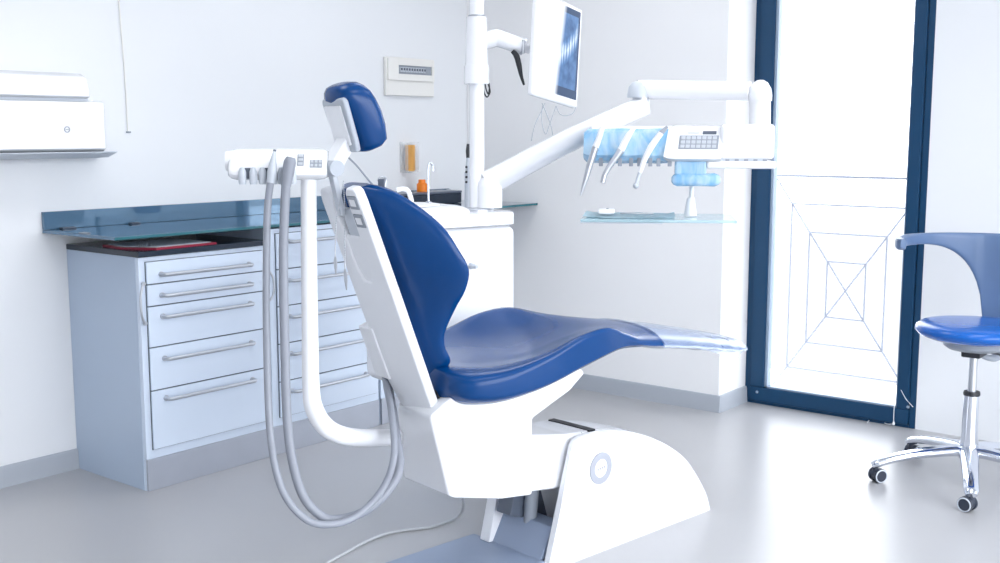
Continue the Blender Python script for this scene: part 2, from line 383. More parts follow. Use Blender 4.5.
# ------------------------------------------------------------------ things on the left wall
# towel dispenser
t = thing('towel_dispenser', (2.3, YL, 1.25), 'white wall-mounted towel dispenser with rounded hood at the left edge of the room', 'dispenser')
YBX = YL-.17
def wz(x, y): return on_y(x, y, YBX)
xr = wz(110, 130).x; xl = xr-.62
zt_, zg, zb_ = wz(60, 72).z, wz(60, 99).z, wz(60, 153).z
def rprof(zlo, zhi, y0, bot, topr): return [(YL-.003, zlo), (y0+.02, zlo), (y0, zlo+bot), (y0, zhi-topr), (y0+topr*.3, zhi-topr*.3), (y0+topr, zhi), (YL-.003, zhi)]
b = nb(); secs = []
for x, s in ((xl, 0), (xl+.015, 1), (xr-.03, 1), (xr-.012, .93), (xr-.002, .8), (xr, .7)):
    s = s if s else .9
    secs.append([(x, YL-.003+(q[0]-YL+.003)*s, q[1]) for q in rprof(zb_+.004, zg-.004, YBX, .012, .02)])
loft(b, secs); obj('body', b, M_white2, t)
b = nb(); secs = []
xh = wz(92, 90).x
for x, s in ((xl, .9), (xl+.015, 1), (xh-.03, 1), (xh-.01, .93), (xh, .8)):
    secs.append([(x, YL-.003+(q[0]-YL+.003)*s, q[1]) for q in rprof(zg+.004, zt_, YBX-.012, .008, .06)])
loft(b, secs); obj('hood', b, M_white2, t)
b = nb(); box(b, (xl+.01, YBX+.015, zg-.006), (xh-.01, YL-.004, zg+.006)); obj('gap', b, M_greyp, t)
b = nb(); xt = wz(121, 154).x
loft(b, [[(x0_, YL-.003, zb_-.024), (x0_, YBX+.06+k, zb_-.022), (x0_, YBX-.006+k, zb_), (x0_, YBX-.006+k, zb_+.003), (x0_, YL-.003, zb_+.003)] for x0_, k in ((xl, 0), (xr-.02, 0), (xt, .03))])
obj('drip_tray', b, M_greyp, t)
p = wz(67, 129.5); p.y = YBX
b = nb(); lathe(b, [(.0085, 0), (.012, 0), (.012, .002), (.0085, .002), (.0085, 0)], 24, frame(p, (1, 0, 0), (0, -1, 0))); box(b, (p.x-.006, YBX-.0015, p.z-.0015), (p.x+.006, YBX, p.z+.0015))
obj('emblem', b, M_logo, t)
b = nb(); q = wz(94, 102); tube(b, [(q.x, YBX+.03, q.z-.008), (q.x, YBX+.03, q.z+.008)], .012, 14, smooth=False); obj('hinge', b, M_white, t)

# thin cable down the wall
p0 = on_y(117.5, -20, YL-.004); p1 = on_y(128, 132, YL-.004)
b = nb(); tube(b, [p0+V((0, 0, .45)), p0, V((p1.x-.003, YL-.004, p0.z*.4+p1.z*.6)), p1], .0032, 8)
cb = thing('wall_cable', p1, 'thin pale cable running down the white wall above the glass shelf', 'cable')
obj('cord', b, M_offwhite, cb)
obj('clip', box(nb(), (p1.x-.008, YL-.008, p1.z-.004), (p1.x+.012, YL-.001, p1.z+.003), .001), M_grey, cb)
# fuse box
c0, c1 = on_y(383, 56.5, YL), on_y(431.5, 97, YL)
t = thing('fuse_box', ((c0.x+c1.x)/2, YL, c1.z), 'white flush fuse box with a row of switches high on the wall', 'fuse box')
b = nb(); box(b, (c0.x, YL-.02, c1.z), (c1.x, YL-.001, c0.z), .004); obj('housing', b, M_offwhite, t)
zm = c0.z-(c0.z-c1.z)*.60
wx = c1.x-c0.x
b = nb(); X_a, X_b, Z_a, Z_b = c0.x+wx*.23, c0.x+wx*.93, c0.z-(c0.z-c1.z)*.43, c0.z-(c0.z-c1.z)*.20
for lo, hi in (((c0.x+.008, YL-.03, zm), (X_a, YL-.02, c0.z-.008)), ((X_b, YL-.03, zm), (c1.x-.008, YL-.02, c0.z-.008)), ((X_a, YL-.03, zm), (X_b, YL-.02, Z_a)), ((X_a, YL-.03, Z_b), (X_b, YL-.02, c0.z-.008))):
    box(b, lo, hi, .001)
obj('door_panel', b, M_offwhite, t)
b = nb(); box(b, (X_a, YL-.022, Z_a), (X_b, YL-.0195, Z_b)); obj('switch_recess', b, M_grey, t)
for k in range(10):
    x = X_a+.012+k*(X_b-X_a-.06)/10
    b = nb(); box(b, (x, YL-.031, Z_a+.010), (x+.015, YL-.0225, Z_b-.010), .0015); tg = obj('breaker', b, M_greyp, t)
    b = nb(); box(b, (x+.004, YL-.036, (Z_a+Z_b)/2-.004), (x+.011, YL-.0305, (Z_a+Z_b)/2+.008), .001); obj('toggle', b, M_disp, tg)
# clear dispenser with amber cups
c0, c1 = on_y(403.5, 142, YL-.03), on_y(415, 172, YL-.03)
t = thing('cup_dispenser', ((c0.x+c1.x)/2, YL-.03, c1.z), 'clear wall dispenser holding small amber cups, below the fuse box', 'dispenser')
b = nb(); W = c1.x-c0.x
box(b, (c0.x, YL-.006, c1.z), (c1.x, YL-.001, c0.z), .001); box(b, (c0.x, YL-.06, c1.z), (c0.x+.003, YL-.006, c0.z)); box(b, (c1.x-.003, YL-.06, c1.z), (c1.x, YL-.006, c0.z)); box(b, (c0.x, YL-.06, c1.z), (c1.x, YL-.006, c1.z+.004))
obj('holder', b, M_clear, t)
n = 14
for k in range(n):
    z = c1.z+.006+k*(c0.z-c1.z-.026)/n
    b = nb(); lathe(b, [(0, 0), (.022, 0), (.029, .014), (.0275, .014), (.021, .002), (0, .002)], 20, Matrix.Translation((c0.x+W/2, YL-.036, z))); obj('cup', b, M_amber, t)

# ------------------------------------------------------------------ things standing on the shelf
bxr = on_y(456, 190, YL-.12).x; zbx = 1.044
t = thing('storage_box', (bxr-.3, YL-.12, .9775), 'long low dark box standing on the glass shelf behind the white spittoon unit', 'box')
b = nb(); box(b, (bxr-.56, YL-.17, .978), (bxr-.012, YL-.03, zbx-.012), .004, 2); obj('body', b, M_dark_top, t)
b = nb(); box(b, (bxr-.565, YL-.173, zbx-.0115), (bxr-.010, YL-.028, zbx), .004, 2); obj('lid', b, M_disp, t)
b = nb(); box(b, (bxr-.0115, YL-.165, .98), (bxr-.006, YL-.035, zbx-.014), .001, 1); obj('end_label_frame', b, M_steel, t)
p = on_y(422, 190, YL-.10); zsf = .9775; zj = zbx+.0005
t = thing('orange_pot', (p.x, YL-.10, zj), 'small orange plastic pot standing on the long dark box behind the slim tap', 'pot')
zt2 = on_y(422, 179.5, YL-.10).z
b = nb(); lathe(b, [(0, 0), (.026, 0), (.028, .003), (.028, (zt2-zj)*.62), (.020, (zt2-zj)*.74), (0, (zt2-zj)*.74)], 24, Matrix.Translation((p.x, YL-.10, zj))); obj('jar', b, M_orange, t)
b = nb(); lathe(b, [(0, 0), (.019, 0), (.019, (zt2-zj)*.22), (.016, (zt2-zj)*.26), (0, (zt2-zj)*.26)], 24, Matrix.Translation((p.x, YL-.10, zj+(zt2-zj)*.742))); obj('lid', b, M_orange, t)
# dark rod thing behind the post
dr_ = 4.28; p = at(467.5, 200, dr_); 
t = thing('charging_stand', (p.x, p.y, zsf), 'slim dark and grey upright stand on the glass shelf, just left of the white post', 'stand')
b = nb(); tube(b, [at(467.6, 199, dr_), at(467.6, 172, dr_)], .012, 12, smooth=False); tube(b, [at(467.6, 172, dr_), at(468, 158, dr_)], [.009, .007], 12, smooth=False)
q = at(467.6, 199, dr_); tube(b, [V((q.x, q.y, zsf+.015)), q+V((0, 0, .004))], .012, 12, smooth=False); lathe(b, [(0, 0), (.04, 0), (.04, .012), (.02, .022), (.012, .03), (0, .03)], 20, Matrix.Translation((q.x, q.y, zsf))); obj('stem', b, M_greyp, t)
b = nb(); tube(b, [at(468, 158, dr_), at(468, 151, dr_), at(468.2, 144, dr_)], [.007, .009, .006], 12, smooth=False); obj('head', b, M_black, t)
for k in range(4):
    b = nb(); q = at(466.4, 167+k*5, dr_-.012); bmesh.ops.create_icosphere(b, subdivisions=2, radius=.005, matrix=Matrix.Translation(q)); obj('button', b, M_black, t)

# ------------------------------------------------------------------ water unit with post and arms, behind the chair
TH = -15
UO = V((2.85, 2.05, 0)); MU = zrot(UO, TH)              # chair frame: x along the chair, y away from the camera
AX = MU.to_3x3() @ V((1, 0, 0)); LX = MU.to_3x3() @ V((0, 1, 0))
def up(x, y, v): return MU.inverted() @ on_plane(x, y, UO+LX*v, LX)
dU = 3.98
vU = .44                                               # near face of the unit in the chair frame
pr = up(513, 222, vU); pl_ = up(396, 228, vU)
uR = pr.x+.032; uL = uR-.47; zTop = up(507, 212, vU).z
DU = .34
t = thing('water_unit', MU @ V(((uL+uR)/2, vU+DU/2, 0)), 'white spittoon unit with tall post and folding arms, standing behind the dental chair', 'dental unit', TH)
b = nb(); box(b, (uL+.01, vU+.008, .47), (uR-.008, vU+DU-.01, zTop-.05), .03, 4, MU); obj('body', b, M_white2, t)
b = nb()
def rrect(x0, x1, y0, y1, r, n=6):
    o = []
    for cx_, cy_, a in ((x1-r, y1-r, 0), (x0+r, y1-r, 90), (x0+r, y0+r, 180), (x1-r, y0+r, 270)):
        for k in range(n+1):
            an = math.radians(a+90*k/n); o.append((cx_+r*math.cos(an), cy_+r*math.sin(an)))
    return o
secs = []
for z, g in ((zTop-.049, .012), (zTop-.044, 0), (zTop-.01, 0), (zTop-.003, .004), (zTop, .012)):
    secs.append([(x, y, z) for x, y in rrect(uL+g, uR-g, vU+g, vU+DU-g, .055-g)])
loft(b, secs, MU); obj('top', b, M_white2, t)
b = nb(); tube(b, [MU @ V((uL+.2, vU+.15, .50)), MU @ V((uL+.2, vU+.13, .40)), MU @ V((uL+.16, vU-.1, .38)), MU @ V((uL+.12, .11, .40))], .04, 16, flat=.8); obj('mounting_arm', b, M_white2, t)
b = nb(); secs = []
for z, g in ((zTop-.004, .002), (zTop+.006, .004), (zTop+.014, .012), (zTop+.021, .028), (zTop+.025, .05), (zTop+.026, .07)):
    secs.append([(x, y, z) for x, y in rrect(uL+g, uR-.155-g, vU+.03+g, vU+DU-.004-g, .08-g*.9)])
loft(b, secs, MU); obj('bowl_deck', b, M_white2, t)
# spittoon bowl let into the top: raised ring and bowl
bc = MU @ V((uL+.12, vU+.17, zTop+.026))
b = nb(); lathe(b, [(.0, .001), (.03, .001), (.080, .003), (.092, .006), (.098, .005), (.100, .0003), (0, .0003)], 36, Matrix.Translation(bc)); obj('bowl', b, M_white, t)
# tap for filling the cup
q0 = at(428.5, 200, dU); q0 = V((q0.x, q0.y, zTop+.026))
b = nb(); dq = lambda x, y: at(x, y, dU)
tube(b, [q0, dq(428, 175), dq(428.4, 166), dq(430.2, 163), dq(432.5, 165), dq(433, 171)], .0036, 12, 8); lathe(b, [(.0, 0), (.014, 0), (.013, .006), (.006, .01), (0, .01)], 18, Matrix.Translation(q0))
obj('cup_tap', b, M_chrome, t)
b = nb(); tube(b, [dq(397, 190), dq(403, 189), dq(408, 191), dq(411, 199), dq(411.5, 203)], .009, 12); obj('bowl_rinse_pipe', b, M_white, t)
# small button on the side
p = up(472, 266, vU); b = nb(); tube(b, [MU @ V((p.x, vU+.01, p.z)), MU @ V((p.x, vU-.03, p.z))], [.012, .006], 14, smooth=False); obj('side_spout', b, M_greyp, t)
# post
dP = 4.02; pc = at(477, 206, dP); rp = .0265
vt = lambda y: at(477, y, dP).z
pz = lambda y: EYE.z+0
def zat(y, x=477):           # height on the post's axis at picture row y
    n = V((FWD.x, FWD.y, 0)).normalized(); return on_plane(x, y, pc, n).z
MPc = Matrix.Translation((pc.x, pc.y, 0))
b = nb(); lathe(b, [(0, zTop), (.062, zTop), (.062, zTop+.006), (.058, zTop+.010), (.03, zTop+.012), (0, zTop+.012)], 28, MPc); 
part(obj('post_foot', b, M_steel, t), 'metal foot ring of the post')
b = nb(); lathe(b, [(0, zTop+.01), (rp, zTop+.01), (rp, HC-.005), (0, HC-.005)], 28, MPc); obj('post', b, M_white2, t)
b = nb(); z1, z2, z3, z4 = zat(84), zat(66), zat(63), zat(17)
lathe(b, [(rp+.001, z1), (.044, z1), (.044, z2), (.042, z2), (.040, z3), (.036, z4), (rp+.004, z4), (rp+.001, z4)], 28, MPc); obj('arm_collar', b, M_white2, t)
b = nb(); lathe(b, [(rp+.001, z4+.002), (rp+.003, z4+.002), (rp+.003, z4+.006), (rp+.001, z4+.006)], 28, MPc); obj('joint_ring', b, M_grey, t)
q = at(474, 9.5, dP-.027); M = frame(q, RGT, (0, 0, 1)); b = nb(); box(b, (-.007, -.004, -.016), (.007, .004, .016), .002, 2, M); obj('switch', b, M_greyp, t)
# monitor arm
b = nb(); m0 = at(488, 40, dP); m1 = at(502, 39.5, dP); m2 = at(523, 46.5, dP+.02)
tube(b, [at(480, 41, dP), m0, at(496, 38, dP), m1, at(512, 43, dP), m2], [.032, .032, .031, .030, .029, .028], 16); obj('monitor_arm', b, M_white2, t)
b = nb(); tube(b, [at(522.3, 46.2, dP+.02), at(524.5, 47, dP+.02)], .031, 16, smooth=False); tube(b, [at(523.5, 40, dP-.01), at(523.2, 53.5, dP-.01)], .006, 10, smooth=False); obj('arm_end_ring', b, M_steel, t)
b = nb(); tube(b, [at(524.4, 47, dP+.02), at(530, 49, dP+.03)], .018, 14, smooth=False); obj('monitor_mount', b, M_white2, t)
for pts in ([(483, 82), (484, 92), (487, 97), (490, 92), (488.5, 85), (487, 83)], [(485, 82), (486, 89), (488.4, 94), (489.4, 88), (489, 83)]):
    b = nb(); tube(b, [at(x, y, dP-.03) for x, y in pts], .0028, 8); obj('wire', b, M_black, t)
b = nb(); tube(b, [at(512.5, 51, dP-.01), at(516.5, 56, dP-.01), at(519, 65, dP-.01), at(521, 75, dP), at(524, 85, dP)], [.008, .011, .010, .007, .004], 10); obj('cable_sleeve', b, M_black, t)
# lower delivery arm: rises towards the right
b = nb(); k0 = V((at(490, 196, dP).x, at(490, 196, dP).y, 0)); mz = zat(183)
blk = at(489.5, 206, dP-.01)
lathe(b, [(0, zTop+.011), (.046, zTop+.011), (.046, zTop+.085), (.042, zTop+.105), (.03, zTop+.118), (0, zTop+.12)], 28, Matrix.Translation((blk.x, blk.y, 0))); obj('swivel_block', b, M_white2, t)
dA = 3.93
b = nb(); tube(b, [at(486, 184, dP-.01), at(500, 177, dP-.01), at(560, 145, dP-.04), at(630, 112, dA), at(647, 106, dA)], [.046, .045, .042, .037, .032], 20, up=(0, 0, 1)); obj('lower_arm', b, M_white2, t)
b = nb(); tube(b, [at(640.5, 112, dA), at(641, 98, dA)], .030, 20, smooth=False); obj('elbow_pin', b, M_steel, t)
dB = 3.78
b = nb(); tube(b, [at(637, 89.5, dA), at(650, 89.5, dA), at(750, 91, dB)], [.033, .034, .033], 22, smooth=False); obj('upper_arm', b, M_white2, t)
b = nb(); q = at(638, 97.5, dA); lathe(b, [(0, 0), (.038, 0), (.038, .012), (.034, .036), (.022, .052), (0, .058)], 24, Matrix.Translation(q)); part(obj('elbow_cap', b, M_greyp, t), 'grey rounded cap at the left end of the upper arm')
b = nb(); q = at(760, 101, dB); lathe(b, [(0, 0), (.040, 0), (.040, .018), (.036, .042), (.024, .062), (.01, .07), (0, .071)], 24, Matrix.Translation(q)); part(obj('end_cap', b, M_shell, t), 'domed grey-white cap at the right end of the upper arm')
b = nb(); tube(b, [at(760, 100, dB), at(760, 128, dB)], .036, 20, smooth=False); obj('head_stem', b, M_white, t)

# ------------------------------------------------------------------ delivery head
exh = (at(760, 145, dB)-at(610, 145, dB+.07)); exh.z = 0; exh.normalize()
MH = frame(at(680, 145, dB+.04), exh)
SC = FPX/(dB+.04)
def hp(px, py): return ((px-680)/SC, (145-py)/SC)
t = thing('delivery_console', MH.translation, 'white dentist console with keypad and blue film cover, hanging from the folding arm', 'dental console', math.degrees(math.atan2(exh.y, exh.x)))
def hbox(b, xa, ya, xb, yb, d0, d1, bev=.006, seg=3):
    a = hp(xa, ya); c = hp(xb, yb); return box(b, (a[0], d0, c[1]), (c[0], d1, a[1]), bev, seg, MH)
# instrument bar: rounded wedge
def hwedge(b, xa, xb, pts):   # pts (depth, py)
    a = hp(xa, 145)[0]; c = hp(xb, 145)[0]; pl = [(d_, hp(680, y_)[1]) for d_, y_ in pts]
    return loft(b, [[(x, p[0], p[1]) for p in pl] for x in (a, c)], MH)
b = nb(); hwedge(b, 592, 672, [(.13, 127), (.02, 126), (-.005, 128), (-.045, 150), (-.05, 155), (-.03, 159), (.06, 161), (.13, 160)]); obj('instrument_bar', b, M_white, t)
b = nb(); secs = []
for px, s in ((584.5, .8), (588, .98), (600, 1), (622, 1.03), (640, .99), (660, 1.03), (667, 1), (670, .95)):
    x = hp(px, 145)[0]
    secs.append([(x, dd, hp(680, 145+(yy-145)*s)[1]) for dd, yy in ((.04, 128), (-.012, 129), (-.03, 134), (-.052, 149), (-.060, 155), (-.050, 160), (-.02, 163), (.04, 163))])
loft(b, secs, MH, closed=True); part(obj('film_cover', b, M_bluefilm, t), 'pale blue protective film round the instrument bar')
# scalloped instrument rests on the front lip
for k in range(4):
    b = nb(); x = 600+k*19
    hbox(b, x, 157, x+4, 166, -.055, -.035, .002); hbox(b, x+11, 157, x+15, 166, -.055, -.035, .002); obj('instrument_rest', b, M_keys, t)
# keypad housing
b = nb()
secs = []
for px, s in ((666, .85), (670, .97), (676, 1), (716, 1), (722, .98)):
    x = hp(px, 145)[0]
    secs.append([(x+sh_, dd*1.0, hp(680, 143+(yy-143)*s)[1]) for dd, yy, sh_ in ((.14, 125.5, .012), (.02, 125, .01), (-.02, 127, .008), (-.075, 154, -.006), (-.078, 158, -.008), (-.06, 161, -.008), (.14, 161, 0))])
loft(b, secs, MH); obj('keypad_housing', b, M_white2, t)
# sloping keypad plate
A0 = MH @ V((hp(698, 140)[0]+.004, -.0545, hp(698, 140.3)[1])) ; 
zsl = V((hp(680, 127)[1], 0, 0)); zA, zB = hp(680, 127)[1], hp(680, 154)[1]
sl = (MH.to_3x3() @ V((.010, .055, zA-zB))).normalized()
nr = sl.cross(exh).normalized()
if nr.dot(EYE-A0) < 0: nr = -nr
def kp(dx, ds, dn): return A0+exh*dx+sl*ds+nr*dn
KM = Matrix(((exh.x, sl.x, nr.x, A0.x), (exh.y, sl.y, nr.y, A0.y), (exh.z, sl.z, nr.z, A0.z), (0, 0, 0, 1)))
mid = MH @ V((hp(698, 140)[0], -.02+(-.055)*((140.5-127)/27), hp(698, 140.5)[1])); KM.translation = mid
b = nb(); box(b, (-.066, -.034, -.001), (.066, .020, .0015), .001, 1, KM); kpd = obj('keypad', b, M_keys, t)
b = nb(); box(b, (.010, .024, -.001), (.056, .037, .002), .001, 1, KM); obj('display', b, M_disp, t)
b = nb(); box(b, (-.04, .028, -.001), (-.002, .031, .001), 0, 1, KM); obj('marking', b, M_logo, t)
for i in range(3):
    for j in range(7):
        b = nb(); x = -.060+j*.0175; y = -.030+i*.0165; box(b, (x, y, .001), (x+.014, y+.013, .0035), .0012, 1, KM); obj('key', b, M_keyb, kpd)
# main body to the right
b = nb(); hbox(b, 719, 124.5, 771, 159, -.055, .16, .014, 4); obj('body', b, M_white2, t)
b = nb(); hbox(b, 706, 160.5, 773, 168, -.06, .15, .008, 3); obj('lower_lip', b, M_white, t)
b = nb(); hbox(b, 716, 158, 764, 161.5, -.05, .12, .001, 1); part(obj('socket_row', b, M_greyp, t), 'grey strip of sockets under the console body')
for k in range(5):
    b = nb(); x = 724+k*9; hbox(b, x, 158.4, x+4, 161, -.053, -.045, .0008, 1); obj('socket', b, M_keys, t)
# grip wrapped in blue film and tray stem
b = nb(); a = hp(672, 0)[0]; c = hp(720, 0)[0]; secs = []
for f_, s in ((0, .35), (.04, .75), (.12, 1), (.5, .95), (.88, 1), (.96, .75), (1, .35)):
    x = a+(c-a)*f_; secs.append([(x, -.045+p[0]*s, hp(680, 179)[1]+p[1]*s) for p in sellipse(.030, .0225, 2.6, 20)])
loft(b, secs, MH); part(obj('grip', b, M_bluefilm, t), 'rounded grip wrapped in pale blue film')
b = nb(); hbox(b, 675, 160, 706, 176, -.06, .0, .01, 3); part(obj('grip_bracket', b, M_bluefilm, t), 'film-wrapped bracket above the grip')
b = nb(); q = lambda px, py: MH @ V((hp(px, py)[0], .02, hp(px, py)[1]))
tube(b, [q(693, 158), q(692.5, 198)], .0085, 14, smooth=False); obj('tray_stem', b, M_white, t)
b = nb(); tq = q(692, 216); lathe(b, [(0, 0), (.022, 0), (.0215, .006), (.013, .062), (.0, .064)], 20, Matrix.Translation(tq)); obj('tray_cone', b, M_white, t)

# glass tray hanging from the stem, with paper and small things
zt_ = tq.z-.001
tr = thing('instrument_tray', (tq.x, tq.y, zt_), 'clear glass tray with pale blue edges hanging below the dentist console', 'tray', math.degrees(math.atan2(exh.y, exh.x)))
b = nb(); x_a, x_b = hp(584, 0)[0], hp(735, 0)[0]; z_ = zt_-MH.translation.z
box(b, (x_a, -.15, z_-.012), (x_b, .16, z_-.002), .003, 2, MH); obj('plate', b, M_trayglass, tr)
b = nb(); box(b, (x_a-.002, -.155, z_-.0155), (hp(664, 0)[0], .10, z_-.0125), .001, 1, MH); part(obj('holder_bar', b, M_greyp, tr), 'grey metal support under the glass')
pp = thing('tray_liner', MH @ V((hp(630, 0)[0], .0, z_)), 'crumpled pale blue paper liner lying on the left half of the glass tray', 'paper')
b = nb(); x0_, x1_ = hp(586, 0)[0], hp(676, 0)[0]; g = 14
t2 = nb(); vs = [[t2.verts.new((x0_+(x1_-x0_)*i/g, -.13+.24*j/g+.01*math.sin(i*1.3), z_+.001+.0045*abs(math.sin(i*.9+j*.7)*math.cos(j*.5+i*.3))+(.006 if i in (0, g) else 0))) for j in range(g+1)] for i in range(g+1)]
for i in range(g):
    for j in range(g): t2.faces.new((vs[i][j], vs[i+1][j], vs[i+1][j+1], vs[i][j+1]))
bmesh.ops.solidify(t2, geom=t2.faces[:], thickness=.0006); merge(b, t2, MH); obj('sheet', b, M_bluetray, pp)
tz = z_+.012
tw = thing('tweezers', MH @ V((hp(640, 0)[0], 0, tz)), 'slim steel tweezers lying on the blue tray liner', 'tweezers')
b = nb()
for s in (-1, 1): tube(b, [MH @ V((hp(622, 0)[0], -.05, tz)), MH @ V((hp(636, 0)[0], -.05+s*.008, tz)), MH @ V((hp(655, 0)[0], -.052+s*.002, tz))], .0022, 8)
obj('arms', b, M_steel, tw)
dc = thing('gauze_pack', MH @ V((hp(608, 0)[0], 0, tz)), 'small white gauze pack at the left end of the glass tray', 'pack')
b = nb(); box(b, (hp(600, 0)[0], -.07, tz-.003), (hp(616, 0)[0], -.005, tz+.014), .005, 3, MH); obj('pack', b, M_white, dc)
b = nb(); lathe(b, [(0, 0), (.004, 0), (.004, .002), (0, .002)], 12, MH @ Matrix.Translation((hp(609, 0)[0], -.04, tz+.014))); obj('dot', b, M_grey, dc)

# handpieces resting in the bar
def handpiece(name, label, pts, radii, nparts, dd=-.075):
    P = [MH @ V((hp(x, y)[0], dd-.0+(k*-.004), hp(x, y)[1])) for k, (x, y) in enumerate(pts)]
    th_ = thing(name, P[-1], label, 'handpiece', group='handpieces on the dentist console')
    cuts = nparts
    for pn, i0, i1, m in cuts:
        b = nb(); tube(b, P[i0:i1+1], radii[i0:i1+1], 14, 6); obj(pn, b, m, th_)
    return th_
handpiece('scaler_handpiece', 'straight slim scaler handpiece with pointed tip, leftmost on the blue film',
          [(603.5, 127), (600, 139), (597, 147), (591.5, 165), (588, 178), (585.2, 187), (583, 195)], [.009, .010, .0115, .0115, .009, .006, .0022],
          [('connector', 0, 2, M_white), ('body', 2, 5, M_steel), ('tip', 5, 6, M_steel)])
handpiece('turbine_handpiece', 'bent steel turbine handpiece hanging in the middle of the film-covered bar',
          [(635, 128), (629, 136), (622, 150), (618, 156), (611, 166), (606.5, 174), (604.6, 182)], [.006, .011, .013, .011, .010, .009, .0085],
          [('connector', 0, 2, M_white), ('body', 2, 5, M_steel), ('head', 5, 6, M_steel)])
t3 = handpiece('air_syringe', 'pale handpiece with a small round head, nearest the keypad',
          [(667, 127), (661, 133), (652, 146), (645, 160), (641, 172), (638.5, 180), (637.3, 185)], [.005, .010, .0115, .0095, .007, .0065, .006],
          [('connector', 0, 1, M_grey), ('body', 1, 4, M_white), ('neck', 4, 6, M_greyp)])
b = nb(); q = MH @ V((hp(637.3, 184.5)[0], -.10, hp(637.3, 184.5)[1])); bmesh.ops.create_icosphere(b, subdivisions=2, radius=.0105, matrix=Matrix.Translation(q)); obj('head', b, M_greyp, t3)

# ------------------------------------------------------------------ monitor
mBL, mBR, mTR, mTL = at(534, 95.5, 3.95), at(576, 107.5, 4.22), at(584.5, 10.5, 4.22), at(537.5, -12, 3.95)
ctrm = (mBL+mBR+mTR+mTL)/4
exm = ((mBR-mBL)+(mTR-mTL)).normalized(); ezm = ((mTL-mBL)+(mTR-mBR)).normalized()
eym = ezm.cross(exm).normalized()
if eym.dot(EYE-ctrm) > 0: eym = -eym                      # eym points away from the viewer side
ezm = (ezm-exm*ezm.dot(exm)).normalized()
MM = Matrix(((exm.x, eym.x, ezm.x, ctrm.x), (exm.y, eym.y, ezm.y, ctrm.y), (exm.z, eym.z, ezm.z, ctrm.z), (0, 0, 0, 1)))
wM = ((mBR-mBL).length+(mTR-mTL).length)/4; hM = ((mTL-mBL).length+(mTR-mBR).length)/4
t = thing('monitor', ctrm-ezm*hM, 'white flat monitor showing a blue dental x-ray, wrapped in clear film, on the post arm', 'monitor')
b = nb(); box(b, (-wM, 0, -hM), (wM, .028, hM), .010, 3, MM); obj('case', b, M_white2, t)
b = nb(); box(b, (-wM*.5, .026, -hM*.5), (wM*.5, .05, hM*.5), .01, 2, MM); obj('back_cover', b, M_white, t)
# x-ray on the screen
def xray():
    m = bpy.data.materials.new('xray_screen'); m.use_nodes = True; nt = m.node_tree; N = nt.nodes.new; L = nt.links.new
    bs = nt.nodes['Principled BSDF']; bs.inputs['Base Color'].default_value = (.01, .02, .04, 1); bs.inputs['Roughness'].default_value = .3; bs.inputs['Specular IOR Level'].default_value = .15
    tc = N('ShaderNodeTexCoord'); sp = N('ShaderNodeSeparateXYZ'); L(tc.outputs['UV'], sp.inputs[0])
    def mth(op, a, b_=None, c=None):
        n = N('ShaderNodeMath'); n.operation = op
        for i, q in enumerate((a, b_, c)):
            if q is None: continue
            if isinstance(q, (int, float)): n.inputs[i].default_value = q
            else: L(q, n.inputs[i])
        return n.outputs[0]
    u, v = sp.outputs[0], sp.outputs[1]
    ns = N('ShaderNodeTexNoise'); ns.inputs['Scale'].default_value = 6; ns.inputs['Detail'].default_value = 6; L(tc.outputs['UV'], ns.inputs['Vector'])
    # curved jaw band across the picture, brighter teeth stripes in it
    par = mth('MULTIPLY', mth('POWER', mth('SUBTRACT', u, .35), 2), .9)
    dv = mth('ABSOLUTE', mth('SUBTRACT', mth('SUBTRACT', v, par), mth('MULTIPLY_ADD', ns.outputs['Fac'], .10, .36)))
    band = mth('SUBTRACT', 1, mth('MULTIPLY', dv, 7)); band.node.use_clamp = True
    wv = N('ShaderNodeTexWave'); wv.inputs['Scale'].default_value = 5; wv.inputs['Distortion'].default_value = 3; L(tc.outputs['UV'], wv.inputs['Vector'])
    teeth = mth('MULTIPLY', band, mth('MULTIPLY_ADD', wv.outputs['Fac'], .7, .35))
    soft = mth('MULTIPLY', mth('SUBTRACT', ns.outputs['Fac'], .35), .9)
    lum = mth('ADD', teeth, soft); lum.node.use_clamp = True
    glare = N('ShaderNodeMapRange'); glare.inputs['From Min'].default_value = .40; glare.inputs['From Max'].default_value = .52; glare.inputs['To Min'].default_value = 1; glare.inputs['To Max'].default_value = 0  # white glare on the glass, painted into the screen's emission
    L(mth('ADD', u, mth('MULTIPLY', v, -.14)), glare.inputs['Value'])
    cr = N('ShaderNodeValToRGB'); L(lum, cr.inputs[0])
    cr.color_ramp.elements[0].color = (.02, .09, .26, 1); cr.color_ramp.elements[1].color = (.75, .88, 1, 1)
    e = cr.color_ramp.elements.new(.35); e.color = (.11, .26, .55, 1)
    # dark menu strips at the right top and bottom
    strip = mth('ADD', mth('GREATER_THAN', v, .93), mth('ADD', mth('LESS_THAN', v, .10), mth('GREATER_THAN', u, .955))); strip.node.use_clamp = True
    m1 = N('ShaderNodeMix'); m1.data_type = 'RGBA'; L(strip, m1.inputs[0]); L(cr.outputs[0], m1.inputs[6]); m1.inputs[7].default_value = (.01, .04, .12, 1)
    m2 = N('ShaderNodeMix'); m2.data_type = 'RGBA'; L(glare.outputs[0], m2.inputs[0]); L(m1.outputs[2], m2.inputs[6]); m2.inputs[7].default_value = (1.25, 1.3, 1.35, 1)
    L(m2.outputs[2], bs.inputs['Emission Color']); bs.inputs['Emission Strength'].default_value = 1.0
    return m
def quad_uv(name, P, m, parent):
    me = bpy.data.meshes.new(name); inv = WM[parent].inverted(); me.from_pydata([inv @ p for p in P], [], [(0, 1, 2, 3)]); me.materials.append(m)
    ul = me.uv_layers.new(name='UVMap')
    for i, uv in enumerate(((0, 0), (1, 0), (1, 1), (0, 1))): ul.data[i].uv = uv
    o = bpy.data.objects.new(name, me); COL.objects.link(o); o.parent = parent; return o
